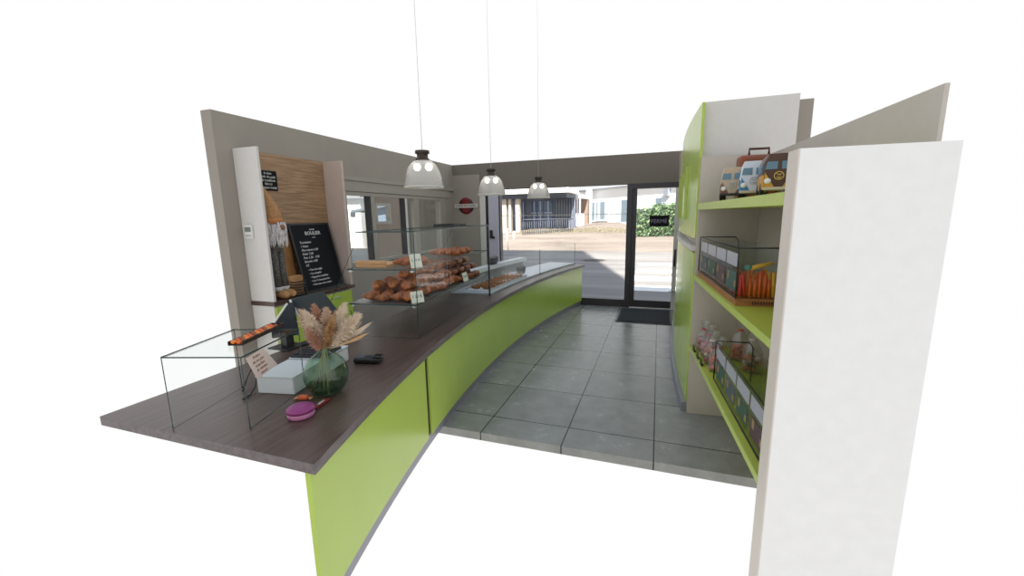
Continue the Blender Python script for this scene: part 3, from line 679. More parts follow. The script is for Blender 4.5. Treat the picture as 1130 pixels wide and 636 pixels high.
# camper van tins on the top shelf
def van(xy, rz, bodyc, topc, label, flat=False):
    t = thing('camper_van_tin', label, 'tin', (*xy, 1.6225), rz)
    B = mat('van_'+'_'.join(map(str, bodyc)), bodyc, .3); T = mat('van_'+'_'.join(map(str, topc)), topc, .3)
    t.scale = (1, .85, .96)
    w, l = .064, .27
    def sect(y, k): return [(-w*k, y, .035), (-w*k, y, .10), (-w*.9*k, y, .165), (-w*.72*k, y, .195), (w*.72*k, y, .195), (w*.9*k, y, .165), (w*k, y, .10), (w*k, y, .035)]
    bm = nb(); ys = (-.012, .0, .25, .262); ks = (.9, 1, 1, .9); rows = [[bm.verts.new(p) for p in sect(y, k)] for y, k in zip(ys, ks)]
    for a, b in zip(rows, rows[1:]):
        for q in range(8):
            f = bm.faces.new((a[q], a[(q+1) % 8], b[(q+1) % 8], b[q])); f.material_index = 0 if q in (0, 6, 7) else 1
    bm.faces.new(rows[0]).material_index = 1; bm.faces.new(rows[-1][::-1])
    bmesh.ops.recalc_face_normals(bm, faces=bm.faces[:]); obj('body', bm, [B, T], t)
    for sx in (-1, 1):
        bm = nb(); pts = [(sx*w*.89, -.0125, .037), (sx*.012, -.0125, .037), (sx*.03, -.0125, .07), (sx*w*.86, -.0125, .112)]; prism(bm, pts, (0, -.002, 0)); obj('front_wing', bm, B, t)
        bm = nb(); lathe(bm, [(0, 0), (.014, 0), (.013, .006), (0, .008)], 16); bm.transform(Matrix.Translation((sx*.043, -.0147, .072)) @ Matrix.Rotation(PI/2, 4, 'X')); obj('headlight', bm, PAPER, t)
        bm = nb(); prism(bm, [(sx*.008, -.0125, .125), (sx*.055, -.0125, .125), (sx*.048, -.0125, .16), (sx*.008, -.0125, .16)], (0, -.002, 0)); obj('windscreen', bm, mat('tin_glass_blue', (96, 130, 150), .2), t)
        for y in (.05, .20):
            bm = nb(); lathe(bm, [(0, 0), (.032, 0), (.034, .008), (.032, .016), (0, .016)], 20); bm.transform(Matrix.Translation((sx*.058-.008, y, .034)) @ Matrix.Rotation(PI/2, 4, 'Y')); obj('wheel', bm, BLACK, t)
        for k in range(3):
            bm = nb(); box(bm, (sx*w*.95-.003, .03+.075*k, .115), (sx*w*.95+.003, .09+.075*k, .155)); obj('side_window', bm, mat('tin_glass_blue', (96, 130, 150), .2), t)
    bm = nb(); bbox(bm, (-w*.95, -.026, .03), (w*.95, -.0155, .044), .003); obj('bumper', bm, mat('tin_bumper', (196, 186, 160), .4) if not flat else BLACK, t)
    bm = nb(); tube(bm, [(.018*math.cos(2*PI*k/20), -.0145, .095+.018*math.sin(2*PI*k/20)) for k in range(21)], .002, 6)
    for seg in (((-.011, .108), (-.004, .096)), ((-.004, .096), (0, .104)), ((0, .104), (.004, .096)), ((.004, .096), (.011, .108)), ((-.009, .092), (-.003, .082)), ((-.003, .082), (0, .09)), ((0, .09), (.003, .082)), ((.003, .082), (.009, .092))):
        tube(bm, [(seg[0][0], -.0145, seg[0][1]), (seg[1][0], -.0145, seg[1][1])], .0016, 5)
    obj('emblem', bm, STEEL if bodyc[0] < 200 else mat('tin_gold', (214, 180, 90), .4), t)
    return t
a0 = math.atan2(DV.y, DV.x)-PI/2
van((.447, 2.45), -.16, (44, 124, 164), (206, 214, 224), 'blue and white camper van tin on the top shelf between two other vans')
van((.497, 2.19), -.10, (206, 150, 44), (78, 50, 34), 'yellow and dark brown camper van tin nearest the cream end panel')
van((.392, 2.73), -.24, (118, 74, 60), (190, 168, 140), 'beige and brown camper van tin at the far end of the top shelf', True)
t = thing('leather_case', 'glossy brown case standing behind the blue camper van tin', 'case', (.575, 3.03, 1.6225), a0)
bm = nb(); bbox(bm, (-.12, -.055, 0), (.10, .055, .28), .02, 3); obj('body', bm, mat('brown_leather', (128, 66, 38), .35, noise=.35, scale=14), t)
bm = nb(); tube(bm, [(-.06, 0, .28), (-.06, 0, .32), (.05, 0, .32), (.05, 0, .28)], .008); obj('handle', bm, mat('dark_leather', (84, 42, 26), .4), t)

# ------------------------------------------------------------------ near end of the worktop
K = pz(337, 428, ZT)
pn = V((K.x, K.y, 0)); ztop = ppl(330, 363, K, V((FW.x, FW.y, 0))).z
E2 = pz(266, 394, ztop); tn = V((E2.x-K.x, E2.y-K.y, 0)); tl = tn.length; tn.normalize(); rd = V((tn.y, -tn.x, 0))
if rd.x > 0: rd = -rd
t = thing('counter_display_case', 'small glass display case on the near end of the dark worktop', 'display case', (K.x, K.y, ZT+.001))
Lc = tl+.0; hz = ztop-ZT-.001
bm = nb(); prism(bm, [V((0, 0, 0)), V((0, 0, hz-.007)), tn*Lc+V((0, 0, hz-.007)), tn*Lc], rd*.005, 0, 1); obj('side_pane', bm, G2, t)
bm = nb(); prism(bm, [rd*.33, rd*.33+V((0, 0, hz-.007)), rd*.33+tn*Lc+V((0, 0, hz-.007)), rd*.33+tn*Lc], rd*.005, 0, 1); obj('rear_pane', bm, G2, t)
bm = nb(); prism(bm, [V((0, 0, hz-.006)), tn*Lc+V((0, 0, hz-.006)), tn*Lc+rd*.335+V((0, 0, hz-.006)), rd*.335+V((0, 0, hz-.006))], (0, 0, .006), 0, 1); obj('top_pane', bm, G2, t)
# note taped on the pane
upv = V((0, 0, 1)); nd = -rd
q = [ppl(u, v, K-rd*.003, rd) for u, v in ((271, 396), (290, 384), (306, 402), (284, 419))]
t = thing('handwritten_note', 'handwritten paper note taped to the small glass case', 'note', q[0])
ln = [p-q[0] for p in q]
bm = nb(); prism(bm, ln, nd*.0008); obj('paper', bm, mat('pinkish_paper', (214, 196, 186), .8), t)
xa = (ln[1]-ln[0]).normalized(); ya = (ln[0]-ln[3]); ya = (ya - xa*ya.dot(xa)).normalized()
wn = (ln[1]-ln[0]).length; dn = (ln[3]-ln[0])
for k, s in enumerate(('Prière', 'de ne pas', 'toucher', 'la vitrine', 'merci')):
    c = ln[0]*.5+ln[1]*.5 + dn*(.14+.18*k) + nd*.0016
    xx = xa if xa.cross(ya).dot(nd) > 0 else -xa
    text('lettering', s, wn*.17, mat('brown_ink', (150, 116, 90), .8), t, frame_mtx(c, xx, ya), world=False)
# tray of orange sweets on the case's glass roof
ta, tb_ = pz(266, 376, ztop+.012), pz(306, 358, ztop+.012)
dr = (tb_-ta); Lt = dr.length; dr.normalize()
t = thing('sweets_tray', 'long dark tray of orange sweets on top of the small glass case', 'tray', (ta.x, ta.y, ztop+.001), math.atan2(dr.y, dr.x))
bm = nb(); box(bm, (-.04, -.028, 0), (Lt, .028, .004))
for lo, hi in (((-.04, -.032, 0), (Lt, -.028, .018)), ((-.04, .028, 0), (Lt, .032, .018)), ((Lt, -.032, 0), (Lt+.004, .032, .018))): box(bm, lo, hi)
obj('base', bm, mat('dark_tray', (44, 30, 24), .4), t)
k = 0
xq = -.03
tw = Matrix.Translation(t.location) @ Matrix.Rotation(t.rotation_euler.z, 4, 'Z')
while xq < Lt-.015:
    for yq in (-.013, .013):
        bm = nb(); ball(bm, (0, 0, .009), (.012, .011, .009), 10, 7); o = obj('sweet', bm, [ORG[0], ORG[3], mat('caramel', (150, 84, 40), .4)][k % 3]); o.location = tw @ V((xq+random.uniform(-.002, .002), yq, .0045)); k += 1
        tag(o, 'small orange or caramel sweet in the long dark tray', 'sweet', 'sweets in the long tray')
    xq += .027
# white carton on the worktop
c0 = pz(325, 436, ZT); c1 = pz(285, 434, ZT); wx = (c1-c0); Wc = wx.length; wx.normalize(); wy = V((-wx.y, wx.x, 0))
if wy.y < 0: wy = -wy
t = thing('cake_carton', 'long white cardboard carton lying on the worktop behind the glass vase', 'box', (c0.x, c0.y, ZT+.001))
bm = nb(); prism(bm, [V((0, 0, 0)), wx*Wc, wx*Wc+wy*.50, wy*.50], (0, 0, .082)); bmesh.ops.bevel(bm, geom=bm.edges[:], offset=.003, segments=2, affect='EDGES'); obj('body', bm, mat('white_carton', (214, 216, 216), .6), t)
bm = nb(); prism(bm, [wx*-.003-wy*.003+V((0, 0, .0825)), wx*(Wc+.003)-wy*.003+V((0, 0, .0825)), wx*(Wc+.003)+wy*.503+V((0, 0, .0825)), wx*-.003+wy*.503+V((0, 0, .0825))], (0, 0, .006)); obj('lid', bm, mat('white_carton_lid', (206, 208, 204), .6), t)
# tablet keyboard on the carton
t = thing('payment_keyboard', 'flat black keyboard with silver rim lying on the white carton', 'keyboard', c0+wx*(Wc*.5)+wy*.33+V((0, 0, .0905)), math.atan2(wy.y, wy.x)-PI/2)
bm = nb(); bbox(bm, (-.10, -.09, 0), (.11, .10, .008), .003); obj('silver_rim', bm, STEEL, t)
bm = nb(); bbox(bm, (-.095, -.085, .0085), (.105, .095, .02), .003); obj('body', bm, BLACK, t)
bm = nb()
for i in range(8):
    for j in range(4): box(bm, (-.085+.023*i, -.07+.038*j, .0205), (-.068+.023*i, -.042+.038*j, .025))
obj('keys', bm, mat('dark_keys', (40, 40, 44), .5), t)
# cables
bm = nb()
for s in range(3):
    a = pz(268, 432-4*s, ZT+.012+.004*s); b = pz(278+3*s, 405-3*s, ZT+.06); c = pz(300+6*s, 425+2*s, ZT+.012+.006*s)
    if s < 2: tube(bm, [a, (a+b)/2+V((0, 0, .01)), b], .004, 6)
a = pz(268, 441, ZT+.006); tube(bm, [a, pz(276, 436, ZT+.006), pz(281, 428, ZT+.02), pz(283, 419, ZT+.05)], .004, 6)
o = obj('cable', bm, BLACK); tag(o, 'black cables trailing over the worktop beside the white carton', 'cable')

# pos terminals
def slab_px(name, label, cat, pts, base, thick, m, edge=None, rim=None):
    """A slab standing at its own place: the outline lies in a vertical-ish plane through base, facing the aisle."""
    n = V((math.cos(-.9), math.sin(-.9), .0))
    P = [ppl(u, v, base, n) for u, v in pts]
    t = thing(name, label, cat, (base.x, base.y, ZT+.001))
    bm = nb(); prism(bm, P, -n*thick); bmesh.ops.bevel(bm, geom=bm.edges[:], offset=.004, segments=2, affect='EDGES'); wobj('screen', bm, m, t)
    if rim:
        for a, b in rim:
            bm = nb(); tube(bm, [P[a]+n*.004, P[b]+n*.004], .0065, 8); wobj('silver_rim', bm, PAPER, t)
    zc = min(p.z for p in P); mid = sum(P, V())/len(P) - n*thick*.5
    bm = nb(); bbox(bm, V((mid.x-.03, mid.y-.03, ZT+.012)), V((mid.x+.03, mid.y+.03, max(ZT+.03, zc+.04))), .006); wobj('stand', bm, BLACK, t)
    bm = nb(); bbox(bm, V((mid.x-.09, mid.y-.08, ZT+.001)), V((mid.x+.09, mid.y+.08, ZT+.0115)), .004); wobj('foot', bm, BLACK, t)
    return t
SCR = mat('dark_screen', (36, 44, 50), .25)
slab_px('till_screen', 'black till screen with pale rim to the left of the pampas plumes', 'screen', [(299, 362), (317, 335), (324, 334), (330, 370), (300, 374)], pz(316, 384, ZT), .025, SCR, rim=[(0, 1)])
slab_px('customer_display', 'larger dark slate till display standing behind the pampas plumes', 'screen', [(332, 352), (320, 331), (356, 322), (376, 348), (372, 366), (336, 368)], pz(352, 378, ZT), .03, mat('slate_screen', (50, 60, 62), .35), rim=[(0, 1)])

# card reader
cr = (pz(388, 402, ZT)+pz(420, 402, ZT))/2
t = thing('card_reader', 'small black handheld card reader lying on the worktop beside the vase', 'card reader', (cr.x, cr.y+.03, ZT+.001), math.radians(14))
bm = nb(); bbox(bm, (-.085, -.035, 0), (.075, .035, .034), .012, 3); obj('body', bm, BLACK, t)
bm = nb(); bbox(bm, (.03, -.03, .0342), (.085, .03, .045), .005); obj('printer_cover', bm, mat('gloss_black', (16, 16, 18), .15), t)
bm = nb(); box(bm, (-.075, -.024, .0341), (-.03, .024, .0355)); obj('display', bm, mat('reader_display', (70, 78, 86), .2), t)
bm = nb()
for i in range(3):
    for j in range(3): box(bm, (-.022+.016*i, -.02+.015*j, .0341), (-.011+.016*i, -.01+.015*j, .037))
obj('keys', bm, mat('reader_keys', (60, 60, 64), .5), t)

# vase with pampas
vp = V((-1.51, 1.51, ZT+.001))
t = thing('glass_vase', 'round green tinted glass bottle vase holding dried pampas on the worktop', 'vase', vp)
prof = [(0, 0), (.045, .0), (.075, .012), (.096, .045), (.105, .085), (.102, .12), (.086, .16), (.058, .19), (.032, .207), (.026, .218), (.026, .228), (.033, .232)]
inner = [(r-.004 if r > .01 else 0, z+(.004 if z < .02 else 0)) for r, z in prof]
bm = nb(); lathe(bm, prof+inner[::-1][:-1]+[(0, .006)], 40); obj('body', bm, glass('green_bottle_glass', (.76, .86, .78), .05), t)
bm = nb(); lathe(bm, [(0, .008), (.05, .009), (.078, .022), (.094, .05), (.09, .05), (0, .05)], 32); obj('water', bm, glass('murky_water', (.62, .66, .58), .03), t)
TAN = [mat('pampas_blush', (212, 182, 156), .95, noise=.15, scale=30), mat('pampas_cream', (226, 208, 184), .95, noise=.12, scale=30), mat('pampas_rose', (190, 142, 116), .95, noise=.15, scale=30), mat('pampas_ochre', (206, 164, 116), .95, noise=.15, scale=30)]
STEM = mat('dry_stem', (214, 196, 150), .8)
def cw(u, v, d=0): return ppl(u, v, vp + V((FW.x, FW.y, 0))*d, V((FW.x, FW.y, 0)))
def plume(tip, base, wid, m, label, seed, nh=260, d=0, fan=False):
    rnd = random.Random(seed)
    T = cw(*tip, d); B = cw(*base, d*.4); foot = vp + V((rnd.uniform(-.06, .06), rnd.uniform(-.06, .06), .02)); neck = vp+V((rnd.uniform(-.009, .009), rnd.uniform(-.009, .009), .225))
    t = thing('palm_spear' if fan else 'pampas_plume', label, 'dried flower', foot)
    bm = nb(); tube(bm, [foot, neck, B, T if not fan else (B*.4+T*.6)], [.0024, .0024, .002, .001], 6); wobj('stem', bm, STEM, t)
    bm = nb(); ax = (T-B); Ln = ax.length; ax.normalize(); a = ax.orthogonal().normalized(); b = ax.cross(a)
    if not fan:
        n = 9; tube(bm, [B+ax*Ln*i/n for i in range(n+1)], [wid*.34*max(.06, math.sin(PI*min(1, (i/n)*.80+.14))**.8) for i in range(n+1)], 8)
    for k in range(nh):
        s = rnd.random(); th = rnd.uniform(0, 2*PI); dirr = a*math.cos(th)+b*math.sin(th)
        if fan:
            side = rnd.choice((-1, 1)); dirr = (RT*side*.9 + UP*.1).normalized(); p = B+ax*Ln*s*.6; e = p+ax*Ln*.42*(1.1-s*.3)+dirr*wid*(1.1-s*.6)*rnd.uniform(.5, 1.1); w0 = .0017
        else:
            r = wid*math.sin(PI*min(1, s*.80+.16))**.7; p = B+ax*Ln*s*.92+dirr*r*.12; e = p+dirr*r*rnd.uniform(.5, 1.35)+ax*Ln*rnd.uniform(.08, .26)-V((0, 0, .012)); w0 = .0013
        q = (e-p).cross(dirr+ax*.3+V((.1, .2, .3))); q = (q.normalized() if q.length > 1e-6 else b)*w0
        m_ = (p*.45+e*.55)+ax*.006*(0 if fan else 1)
        v = [bm.verts.new(x) for x in (p-q, p+q, m_+q*.9, e, m_-q*.9)]; bm.faces.new(v)
    wobj('plume', bm, m, t)
PL = [((333, 343), (352, 384), .021, 0, 'blush pampas plume leaning furthest left over the white carton', -.02), ((337, 344), (357, 382), .02, 1, 'cream pampas plume leaning left in front of the blush one', -.035), ((347, 337), (357, 375), .018, 2, 'rose brown pampas plume upright left of centre', .03),
      ((360, 341), (361, 378), .022, 0, 'blush pampas plume upright in the middle of the bouquet', .015), ((366, 352), (361, 384), .017, 3, 'short ochre pampas plume low in the middle front', -.03), ((380, 336), (364, 378), .021, 1, 'tall cream pampas plume right of centre', .02), ((372, 344), (362, 378), .02, 3, 'ochre pampas plume between the middle and tall cream plumes', .04),
      ((394, 347), (366, 381), .024, 1, 'broad cream pampas plume leaning right', -.02), ((341, 362), (356, 385), .02, 2, 'rose brown pampas plume hanging low on the left', -.05), ((350, 352), (358, 382), .022, 0, 'wide blush pampas plume behind the left cream plume', .045)]
for i, (tp, bs, w, mi, lb, d) in enumerate(PL): plume(tp, bs, w*1.6, TAN[mi], lb, 30+i, 900, d)
plume((409, 353), (368, 383), .06, TAN[1], 'spiky dried palm frond fanning out far right of the bouquet', 51, 70, -.01, True)
plume((408, 366), (368, 384), .045, TAN[3], 'lower spiky dried palm frond pointing at the card reader', 52, 55, -.03, True)
# magenta lollipop jar lid + wrapped sweets in front
dp = pz(337, 470, ZT)
t = thing('candy_tub', 'round magenta lidded candy tub at the near edge of the worktop', 'tub', (dp.x+.0, dp.y-.0, ZT+.001))
dd = pz(337, 445, ZT+.05)
t.location = (dd.x-.004, dd.y-.024, ZT+.001)
bm = nb(); lathe(bm, [(0, 0), (.05, 0), (.055, .006), (.055, .026), (0, .026)], 28); obj('tub', bm, mat('clear_pink_tub', (190, 120, 160), .3), t)
bm = nb(); lathe(bm, [(0, .0265), (.058, .0265), (.058, .036), (.048, .045), (.025, .051), (0, .052)], 28); obj('lid', bm, mat('magenta_lid', (140, 48, 112), .35), t)
ca = pz(335, 441, ZT)
t = thing('wrapped_candy', 'orange and white wrapped candy beside the vase foot', 'candy', (ca.x, ca.y, ZT+.001), .3)
bm = nb(); bbox(bm, (-.024, -.014, 0), (.024, .014, .02), .007, 3); obj('sweet', bm, mat('orange_wrapper', (206, 96, 54), .4, noise=.5, scale=160), t)
for sx in (-1, 1):
    bm = nb(); prism(bm, [(sx*.022, -.003, .006), (sx*.022, .003, .006), (sx*.04, .014, .004), (sx*.04, -.014, .004)], (0, 0, .004)); obj('wrapper_end', bm, mat('orange_wrapper_end', (222, 150, 110), .4), t)
wb = pz(352, 447, ZT)
t = thing('wafer_bar', 'small dark red bar with white writing at the near worktop edge', 'snack bar', (wb.x+.015, wb.y, ZT+.001), math.radians(96))
bm = nb(); bbox(bm, (-.05, -.012, 0), (.05, .012, .014), .004); obj('wrapper', bm, mat('dark_red_wrapper', (110, 34, 34), .35, noise=.2, scale=60), t)
text('lettering', 'LOLLY', .016, PAPER, t, frame_mtx((0, 0, .0146), (1, 0, 0), (0, 1, 0)), world=False)

# ------------------------------------------------------------------ outdoors
def ground_z(x, y): 
    if y < 18.5: return -.05
    k = min(1, (y-18.5)/14); fx = min(1, max(.2, (x+19)/12)); return -.05 + .95*k**.9*fx + .05*math.sin(x*1.3)*k
DIRT = None
def ground_mat():
    m, N, L, b = nt('dusty_ground')
    g = N.new('ShaderNodeNewGeometry'); n = N.new('ShaderNodeTexNoise'); n.inputs['Scale'].default_value = .35; n.inputs['Detail'].default_value = 9; n.inputs['Roughness'].default_value = .65
    mp = N.new('ShaderNodeMapping'); mp.inputs['Scale'].default_value = (.5, 1.6, 1)
    L.new(g.outputs['Position'], mp.inputs['Vector']); L.new(mp.outputs[0], n.inputs['Vector'])
    r = N.new('ShaderNodeValToRGB'); e = r.color_ramp.elements; e[0].position = .36; e[1].position = .62
    e[0].color = (*s2l((122, 110, 101)), 1); e[1].color = (*s2l((150, 139, 129)), 1)
    L.new(n.outputs['Fac'], r.inputs['Fac']); L.new(r.outputs[0], b.inputs['Base Color']); b.inputs['Roughness'].default_value = .95
    return m
def road_mat():
    m, N, L, b = nt('pale_asphalt')
    g = N.new('ShaderNodeNewGeometry'); n = N.new('ShaderNodeTexNoise'); n.inputs['Scale'].default_value = .6; n.inputs['Detail'].default_value = 9
    mp = N.new('ShaderNodeMapping'); mp.inputs['Scale'].default_value = (.35, 2.2, 1)
    L.new(g.outputs['Position'], mp.inputs['Vector']); L.new(mp.outputs[0], n.inputs['Vector'])
    r = N.new('ShaderNodeValToRGB'); e = r.color_ramp.elements; e[0].position = .4; e[1].position = .62
    e[0].color = (*s2l((130, 126, 125)), 1); e[1].color = (*s2l((150, 146, 143)), 1)
    L.new(n.outputs['Fac'], r.inputs['Fac']); L.new(r.outputs[0], b.inputs['Base Color']); b.inputs['Roughness'].default_value = .9
    return m
ROADY = 18.5
bm = nb(); prism(bm, [(-9.8, WY+.21, -.12), (1.3, WY+.21, -.12), (1.3, ROADY, -.12), (-17.5, ROADY, -.12)], (0, 0, .07)); rd_ = struct('road', bm, road_mat())
bm = nb(); nx, ny = 30, 16
gp_ = lambda i, j: (1.3-(18.8+10*j/ny)*(1-i/nx), ROADY+20*j/ny)
vs = [[bm.verts.new((*gp_(i, j), ground_z(*gp_(i, j)))) for i in range(nx+1)] for j in range(ny+1)]
for j in range(ny):
    for i in range(nx): bm.faces.new((vs[j][i], vs[j][i+1], vs[j+1][i+1], vs[j+1][i]))
struct('ground', bm, ground_mat())
bm = nb()
for v0, v1 in ((291, 293.5), (297.5, 301), (305.5, 310.5), (316, 322)):
    ya, yb = pz(728, v1, -.05).y, pz(728, v0, -.05).y
    box(bm, (-.55, ya, -.0495), (1.25, yb, -.045))
mk = obj('crossing_marking', bm, mat('road_paint', (240, 240, 238), .8), rd_)
mh = pz(655, 287.5, -.05)
t = thing('manhole_cover', 'dark iron manhole cover set in the sunlit road', 'manhole', (mh.x, mh.y, -.0499))
bm = nb(); lathe(bm, [(0, 0), (.36, 0), (.36, .006), (.3, .01), (0, .01)], 24); obj('cover', bm, mat('dark_iron', (60, 54, 52), .7), t)
bm = nb(); lathe(bm, [(.365, 0), (.46, 0), (.46, .004), (.365, .004), (.365, 0)], 24); obj('ring', bm, mat('iron_ring', (110, 104, 100), .7), t)

HW = mat('white_render', (244, 244, 244), .9)
HWIN = mat('pale_window_glass', (128, 146, 160), .3)
SHUT = mat('pale_blue_shutter', (206, 218, 228), .7)
# long white house
A = py(640, 249, 37); B = py(765, 252, 27)
zg = .75
A.z = B.z = zg
ang = math.atan2(B.y-A.y, B.x-A.x)
t = thing('white_house', 'long white house with shuttered windows beyond the road', 'house', (A.x, A.y, zg), ang)
L_ = (B-A).length; hn = V((-math.sin(ang), math.cos(ang), 0))
def lf(u, v): p = ppl(u, v, A, hn); d = p-A; return d.dot(V((math.cos(ang), math.sin(ang), 0))), d.z
ze = (lf(645, 211)[1]+lf(690, 205.5)[1])/2
bm = nb(); box(bm, (0, 0, -.4), (L_, 5, ze)); obj('wall', bm, HW, t)
bm = nb(); box(bm, (-.2, -.12, ze+.001), (L_+.2, 5.2, ze+.12)); obj('roof', bm, mat('grey_eave', (196, 198, 202), .8), t)
bm = nb(); tube(bm, [(-.2, -.2, ze+.0), (L_, -.2, ze+.0)], .08); obj('gutter', bm, mat('gutter_grey', (160, 162, 168), .6), t)
for (u0, u1, v0, v1) in ((651.5, 656, 224, 243), (663, 667.5, 223, 242), (686.5, 692, 221, 245), (724.5, 730, 219, 235)):
    x0, z1 = lf(u0, v0); x1, z0 = lf(u1, v1)
    bm = nb(); box(bm, (x0-.04, -.05, z0-.04), (x1+.04, -.001, z1+.04)); w = obj('window', bm, mat('white_frame', (226, 228, 230), .6), t)
    bm = nb(); box(bm, (x0, -.06, z0), (x1, -.051, z1)); obj('pane', bm, HWIN, w)
    sw = (x1-x0)*.75
    for q in (x0-sw-.06, x1+.06):
        bm = nb(); box(bm, (q, -.07, z0-.02), (q+sw, -.001, z1+.02)); obj('shutter', bm, SHUT, w)
    bm = nb(); box(bm, (x0-.5, -.16, z0-.16), (x1+.5, -.001, z0-.06)); obj('sill', bm, SHUT, w)
x0, z1 = lf(738, 212)
bm = nb(); box(bm, (x0-.25, -.2, z1-.25), (x0+.15, -.001, z1+.2)); obj('wall_lamp', bm, mat('grey_lamp', (150, 158, 170), .6), t)

# pavilion with pillars
pd = 27
A2 = py(545, 258, pd); B2 = py(640, 250, pd)
zg2 = .35
t = thing('shaded_pavilion', 'low shaded blue grey pavilion with pale pillars and flat white roof across the road', 'building', (A2.x, pd, zg2))
def l2(u, v): p = py(u, v, pd); return p.x-A2.x, p.z-zg2
x0 = l2(548, 250)[0]; x1 = l2(626, 250)[0]; zr0 = l2(575, 219.5)[1]; zr1 = l2(575, 214.5)[1]; zr2 = l2(575, 209.5)[1]
BLU = mat('shade_blue_wall', (112, 122, 142), .6, noise=.1, scale=3)  # blue shade on the pavilion is put into the wall colour
bm = nb(); box(bm, (x0, 2.2, -.4), (x1, 2.9, zr0)); obj('wall', bm, BLU, t)
bm = nb(); box(bm, (x0-.1, -.2, zr0+.001), (x1, 2.9, zr1)); obj('fascia', bm, mat('dark_fascia', (70, 78, 92), .6), t)
bm = nb(); box(bm, (x0-.3, -.6, zr1+.001), (x1+.2, 2.9, zr2)); obj('roof', bm, HW, t)
for u0, u1 in ((553.5, 559), (561.5, 564), (569, 573.5)):
    a, b = l2(u0, 250)[0], l2(u1, 250)[0]
    bm = nb(); box(bm, (a, 0, -.4), (b, .35, zr0)); obj('pillar', bm, mat('cream_pillar', (200, 192, 180), .8), t)
for u0, u1 in ((566, 569), (577, 583), (584.5, 590), (592, 601)):
    a, b = l2(u0, 250)[0], l2(u1, 250)[0]
    bm = nb(); box(bm, (a, 2.1, .1), (b, 2.199, zr0-.12)); w = obj('window', bm, mat('pavilion_glass', (70, 92, 130), .15), t)
    bm = nb(); box(bm, ((a+b)/2-.04, 2.06, .1), ((a+b)/2+.04, 2.099, zr0-.12)); box(bm, (a, 2.06, 1.35), (b, 2.099, 1.43)); obj('glazing_bar', bm, mat('pale_bar_blue', (180, 196, 220), .5), w)
a, b = l2(601.5, 250)[0], l2(612, 250)[0]
bm = nb(); box(bm, (a, 2.1, .0), (b, 2.199, zr0-.3)); obj('door', bm, mat('teal_dark_door', (66, 84, 92), .4), t)
for k in range(9):
    a = l2(606+3*k, 250)[0]
    bm = nb(); box(bm, (a, 2.02, -.3), (a+.05, 2.199, zr0-.02)); obj('batten', bm, mat('batten_grey', (136, 142, 158), .6), t)
# porch
pp = 30
A3 = py(617, 246, pp)
t = thing('white_porch', 'white porch roof on slim posts between the pavilion and the white house', 'porch', (A3.x, pp, .55))
def l3(u, v): p = py(u, v, pp); return p.x-A3.x, p.z-.55
xa_, xb_ = 0, l3(641, 240)[0]; za, zb_ = l3(620, 219)[1], l3(620, 215)[1]
bm = nb(); box(bm, (xa_, .05, za), (xb_, 4, zb_)); obj('roof', bm, HW, t)
bm = nb(); box(bm, (xa_+.3, 3, -.3), (xb_, 4, za-.001)); obj('wall', bm, mat('porch_brown', (150, 130, 116), .8), t)
for x in (xa_+.1, xb_*.5, xb_-.1):
    bm = nb(); box(bm, (x-.06, .1, -.4), (x+.06, .22, za-.001)); obj('post', bm, mat('porch_post', (180, 186, 200), .6), t)
bm = nb(); box(bm, (xb_*.45, .3, -.4), (xb_, 1.5, l3(620, 236)[1])); obj('parapet', bm, HW, t)
bm = nb(); box(bm, (xb_-.3, 4.0, -.4), (xb_+.1, 4.6, zb_+.55)); obj('tower', bm, HW, t)
# railing in front of the pavilion
R0, R1 = py(577, 254, 24.5), py(632, 246, 26.6)
R0.z = ground_z(R0.x, R0.y); R1.z = ground_z(R1.x, R1.y)
t = thing('metal_railing', 'dark metal railing in front of the shaded pavilion', 'railing', R0)
d = R1-R0; bm = nb(); tube(bm, [V((0, 0, .95)), d+V((0, 0, .8))], .03, 6); tube(bm, [V((0, 0, .15)), d+V((0, 0, .15))], .025, 6); obj('rail', bm, mat('rail_grey', (88, 92, 104), .6), t)
for k in range(24):
    p = d*(k/23); bm = nb(); tube(bm, [p+V((0, 0, -.05)), p+V((0, 0, .8))], .022, 5); obj('baluster', bm, mat('rail_grey', (88, 92, 104), .6), t)
# posts along the verge
for u, v0, v1, Yp, lb in ((559.5, 241, 257, 21, 'short white bollard at the verge, seen right of the window post'), (567, 246, 256.5, 22, 'short white bollard on the verge before the pavilion pillars'), (560.5, 262, 276, 18.7, 'thin grey stake at the road edge')):
    p = py(u, v1, Yp); h = py(u, v0, Yp).z-p.z
    p.z = ground_z(p.x, Yp); t = thing('bollard', lb, 'bollard', p)
    bm = nb(); lathe(bm, [(0, -.05), (.06 if v0 < 260 else .02, -.05), (.06 if v0 < 260 else .02, h*.9), (.03 if v0 < 260 else .015, h), (0, h)], 10); obj('shaft', bm, HW if v0 < 260 else ALU, t)
# hedge
hc = py(728, 262, 24)
t = thing('hedge', 'dense green hedge behind the glass door across the road', 'hedge', (hc.x, 24, ground_z(hc.x, 24)))
xl, xr = py(702, 250, 24).x-hc.x, 1.6; ztp = py(728, 226, 24).z-t.location.z
rnd = random.Random(5); bm = nb()
for k in range(5200):
    p = V((rnd.uniform(xl, xr), rnd.uniform(-.55, .7), rnd.uniform(.0, ztp*(.93+.12*math.sin(3*rnd.random())))));
    if p.x < xl*.35: p.z *= .86
    s = rnd.uniform(.05, .11); a = V((rnd.gauss(0, 1), rnd.gauss(0, 1), rnd.gauss(0, 1))).normalized(); b = a.orthogonal().normalized(); c = a.cross(b)
    v = [bm.verts.new(p+q) for q in (b*-s, c*.5*s, b*s, c*-.5*s)]; f = bm.faces.new(v); f.material_index = rnd.choice((0, 0, 1, 2))
obj('foliage', bm, [mat('hedge_green', (104, 134, 88), .7), mat('hedge_dark', (70, 94, 78), .7), mat('hedge_light', (140, 162, 118), .7)], t)
bm = nb()
